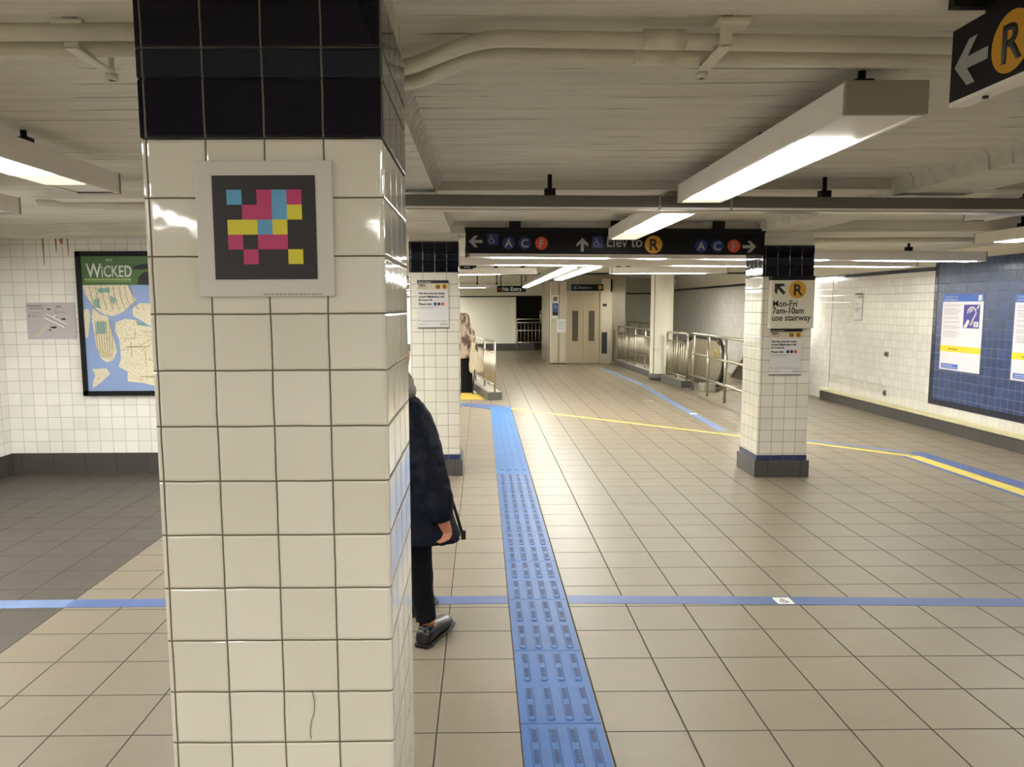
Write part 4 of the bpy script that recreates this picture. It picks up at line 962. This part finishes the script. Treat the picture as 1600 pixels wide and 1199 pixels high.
# grey scarf wound above the collar
sc = MB()
for k in range(3): sc.tube([p1((.088-.01*k)*math.cos(a), .01+(.085-.01*k)*math.sin(a), 1.232+.026*k+.008*math.sin(3*a+k)) for a in [2*math.pi*j/18 for j in range(19)]], .022, 10, cap=False)
remesh(sc.build('scarf', fabric('grey_wool', (150, 144, 134), .9, .006, 30), P1, True), .008, 3, (.012, .02))
hr = MB(); hr.ell(p1(0, .02, 1.375), .085, .095, .105); hr.ell(p1(0, -.03, 1.32), .075, .06, .09); hr.ell(Vector((-.385, 3.47, 1.235)), .085, .05, .075); hr.ell(Vector((-.345, 3.46, 1.205)), .058, .045, .04)
remesh(hr.build('hair', plain('grey_hair', (140, 134, 124), .8, var=.3, bmp=.006, scale=24), P1, True), .008, 3, (.014, .015))
TR = fabric('dark_trouser_cloth', (11, 13, 19), .8, .005, 8, 0)
tr = MB()
tr.tube([hipR+UP*.05, p1(.1, .02, .62), knR+Vector((.0, 0, .0)), Vector((-.288, 3.545, .26)), Vector((-.266, 3.545, .105))], [.10, .092, .070, .058, .047], 20)
tr.tube([hipL+UP*.05, p1(-.09, .05, .6), knL, p1(-.09, .26, .24), anL+UP*.02], [.10, .092, .070, .058, .048], 20)
remesh(tr.build('trousers', TR, P1, True), .009, 5, (.012, .06))
LEA = plain('black_leather', (13, 12, 11), .3, var=.1, scale=12, bmp=.001)
shoe(P1, (-.285, 3.475, .0), (.10, .26), LEA, pitch=.06, k=1.12)
shoe(P1, p1(-.09, .265, 0), (F.x, F.y), LEA)
for o_ in (P1,): pass
# bent figure with shawl, bag and cane at the top of the stairs
P2 = thing('person', (-.30, 14.5, -.17), 'person wrapped in a brown shawl at the top of the stairs', 'person')
b2 = MB(); c2 = Vector((-.335, 14.5, -.17))
def q2(x, y, z): return c2+Vector((x, y, z))
b2.rings([oval(q2(0, .0, z), a, b) for z, a, b in ((.75, .15, .11), (.9, .16, .12), (1.1, .17, .12), (1.28, .19, .11), (1.34, .14, .09), (1.39, .06, .055), (1.45, .05, .05))])
head(b2, q2(-.03, -.0, 1.49), (-1, .4, -.2), .9)
b2.tube([q2(-.17, 0, 1.3), q2(-.18, -.03, 1.05), q2(-.15, -.14, .92)], [.045, .036, .026]); b2.tube([q2(.17, 0, 1.3), q2(.18, -.03, 1.05), q2(.17, -.14, .92)], [.045, .036, .026])
hand(b2, q2(.17, -.14, .92), (0, -.5, -1), (-1, 0, 0), (0, -.8, .5), 1, .9); hand(b2, q2(-.15, -.14, .92), (0, -.5, -1), (1, 0, 0), (0, -.8, .5), 1, .9)
for s_ in (-1, 1):
    b2.tube([q2(.09*s_, 0, .82), q2(.09*s_, -.03, .47), q2(.09*s_, 0, .09)], [.08, .052, .036]); b2.tube([q2(.09*s_, .02, .06), q2(.09*s_, -.06, .04), q2(.09*s_, -.15, .03)], [.036, (.034, .026), (.03, .018)])
remesh(b2.build('body', SKIN, P2, True), .007, 3)
sh = MB()
sh.rings([oval(q2(dx, dy, z), a, b, 0, 30) for z, dx, dy, a, b in ((.80, .03, -.02, .20, .17), (.88, .04, -.02, .235, .19), (1.0, .035, -.02, .235, .185), (1.15, .02, -.01, .22, .17), (1.3, .005, 0, .195, .15), (1.40, .0, .0, .14, .13), (1.5, 0, .01, .115, .125), (1.58, 0, .01, .10, .11), (1.625, 0, .01, .06, .07))])
SHM, nt_, bs_ = new_mat('brown_patterned_shawl')
wv_ = noise(nt_, 9, 3, stretch=(1.4, 1.4, .5)); nt_.links.new(mixc(nt_, sstep(nt_, wv_, .42, .58), s2l((84, 66, 54)), s2l((168, 150, 132))), bs_.inputs['Base Color']); bs_.inputs['Roughness'].default_value = .9
bump(nt_, bs_, wv_, .02)
remesh(sh.build('shawl', SHM, P2, True), .012, 5, (.03, .09))
sk = MB(); sk.rings([oval(q2(0, 0, z), a, b, 0, 24) for z, a, b in ((.12, .17, .14), (.5, .17, .14), (.86, .18, .14))])
remesh(sk.build('skirt', fabric('black_skirt', (22, 20, 22)), P2, True), .014, 3)
for s_ in (-1, 1): shoe(P2, q2(.09*s_, .06, 0), (0, -1), LEA)
bg = thing('bag', (-.1, 14.25, .3), 'cream cloth bag carried by the person in a shawl', 'bag')
mb = MB(); mb.rings([oval((x, 14.26, z), a, b, 0, 24) for z, x, a, b in ((.36, -.085, .11, .07), (.40, -.09, .135, .09), (.52, -.10, .135, .085), (.66, -.125, .10, .06), (.80, -.15, .05, .03), (.92, -.17, .03, .02))])
remesh(mb.build('pouch', fabric('cream_cloth', (188, 176, 150), .8, .008, 8), bg, True), .01, 4, (.02, .06))
MB().tube([(-.17, 14.26, .9), (-.16, 14.28, 1.0), (-.13, 14.32, 1.05), (-.1, 14.30, .95), (-.12, 14.26, .85)], .012, 8).build('strap', fabric('cream_strap', (180, 168, 142)), bg)
cn = thing('walking_cane', (-.165, 14.0, .008), 'black walking cane held by the person in a shawl', 'cane')
MB().tube([(-.165, 14.0, .015), (-.10, 14.30, .70), (-.09, 14.33, .76), (-.10, 14.30, .80), (-.12, 14.24, .80)], .012, 8).build('shaft', M['rubber'], cn)
MB().tube([(-.1652, 13.999, .0065), (-.164, 14.003, .03)], .017, 8).build('ferrule', M['rubber'], cn)
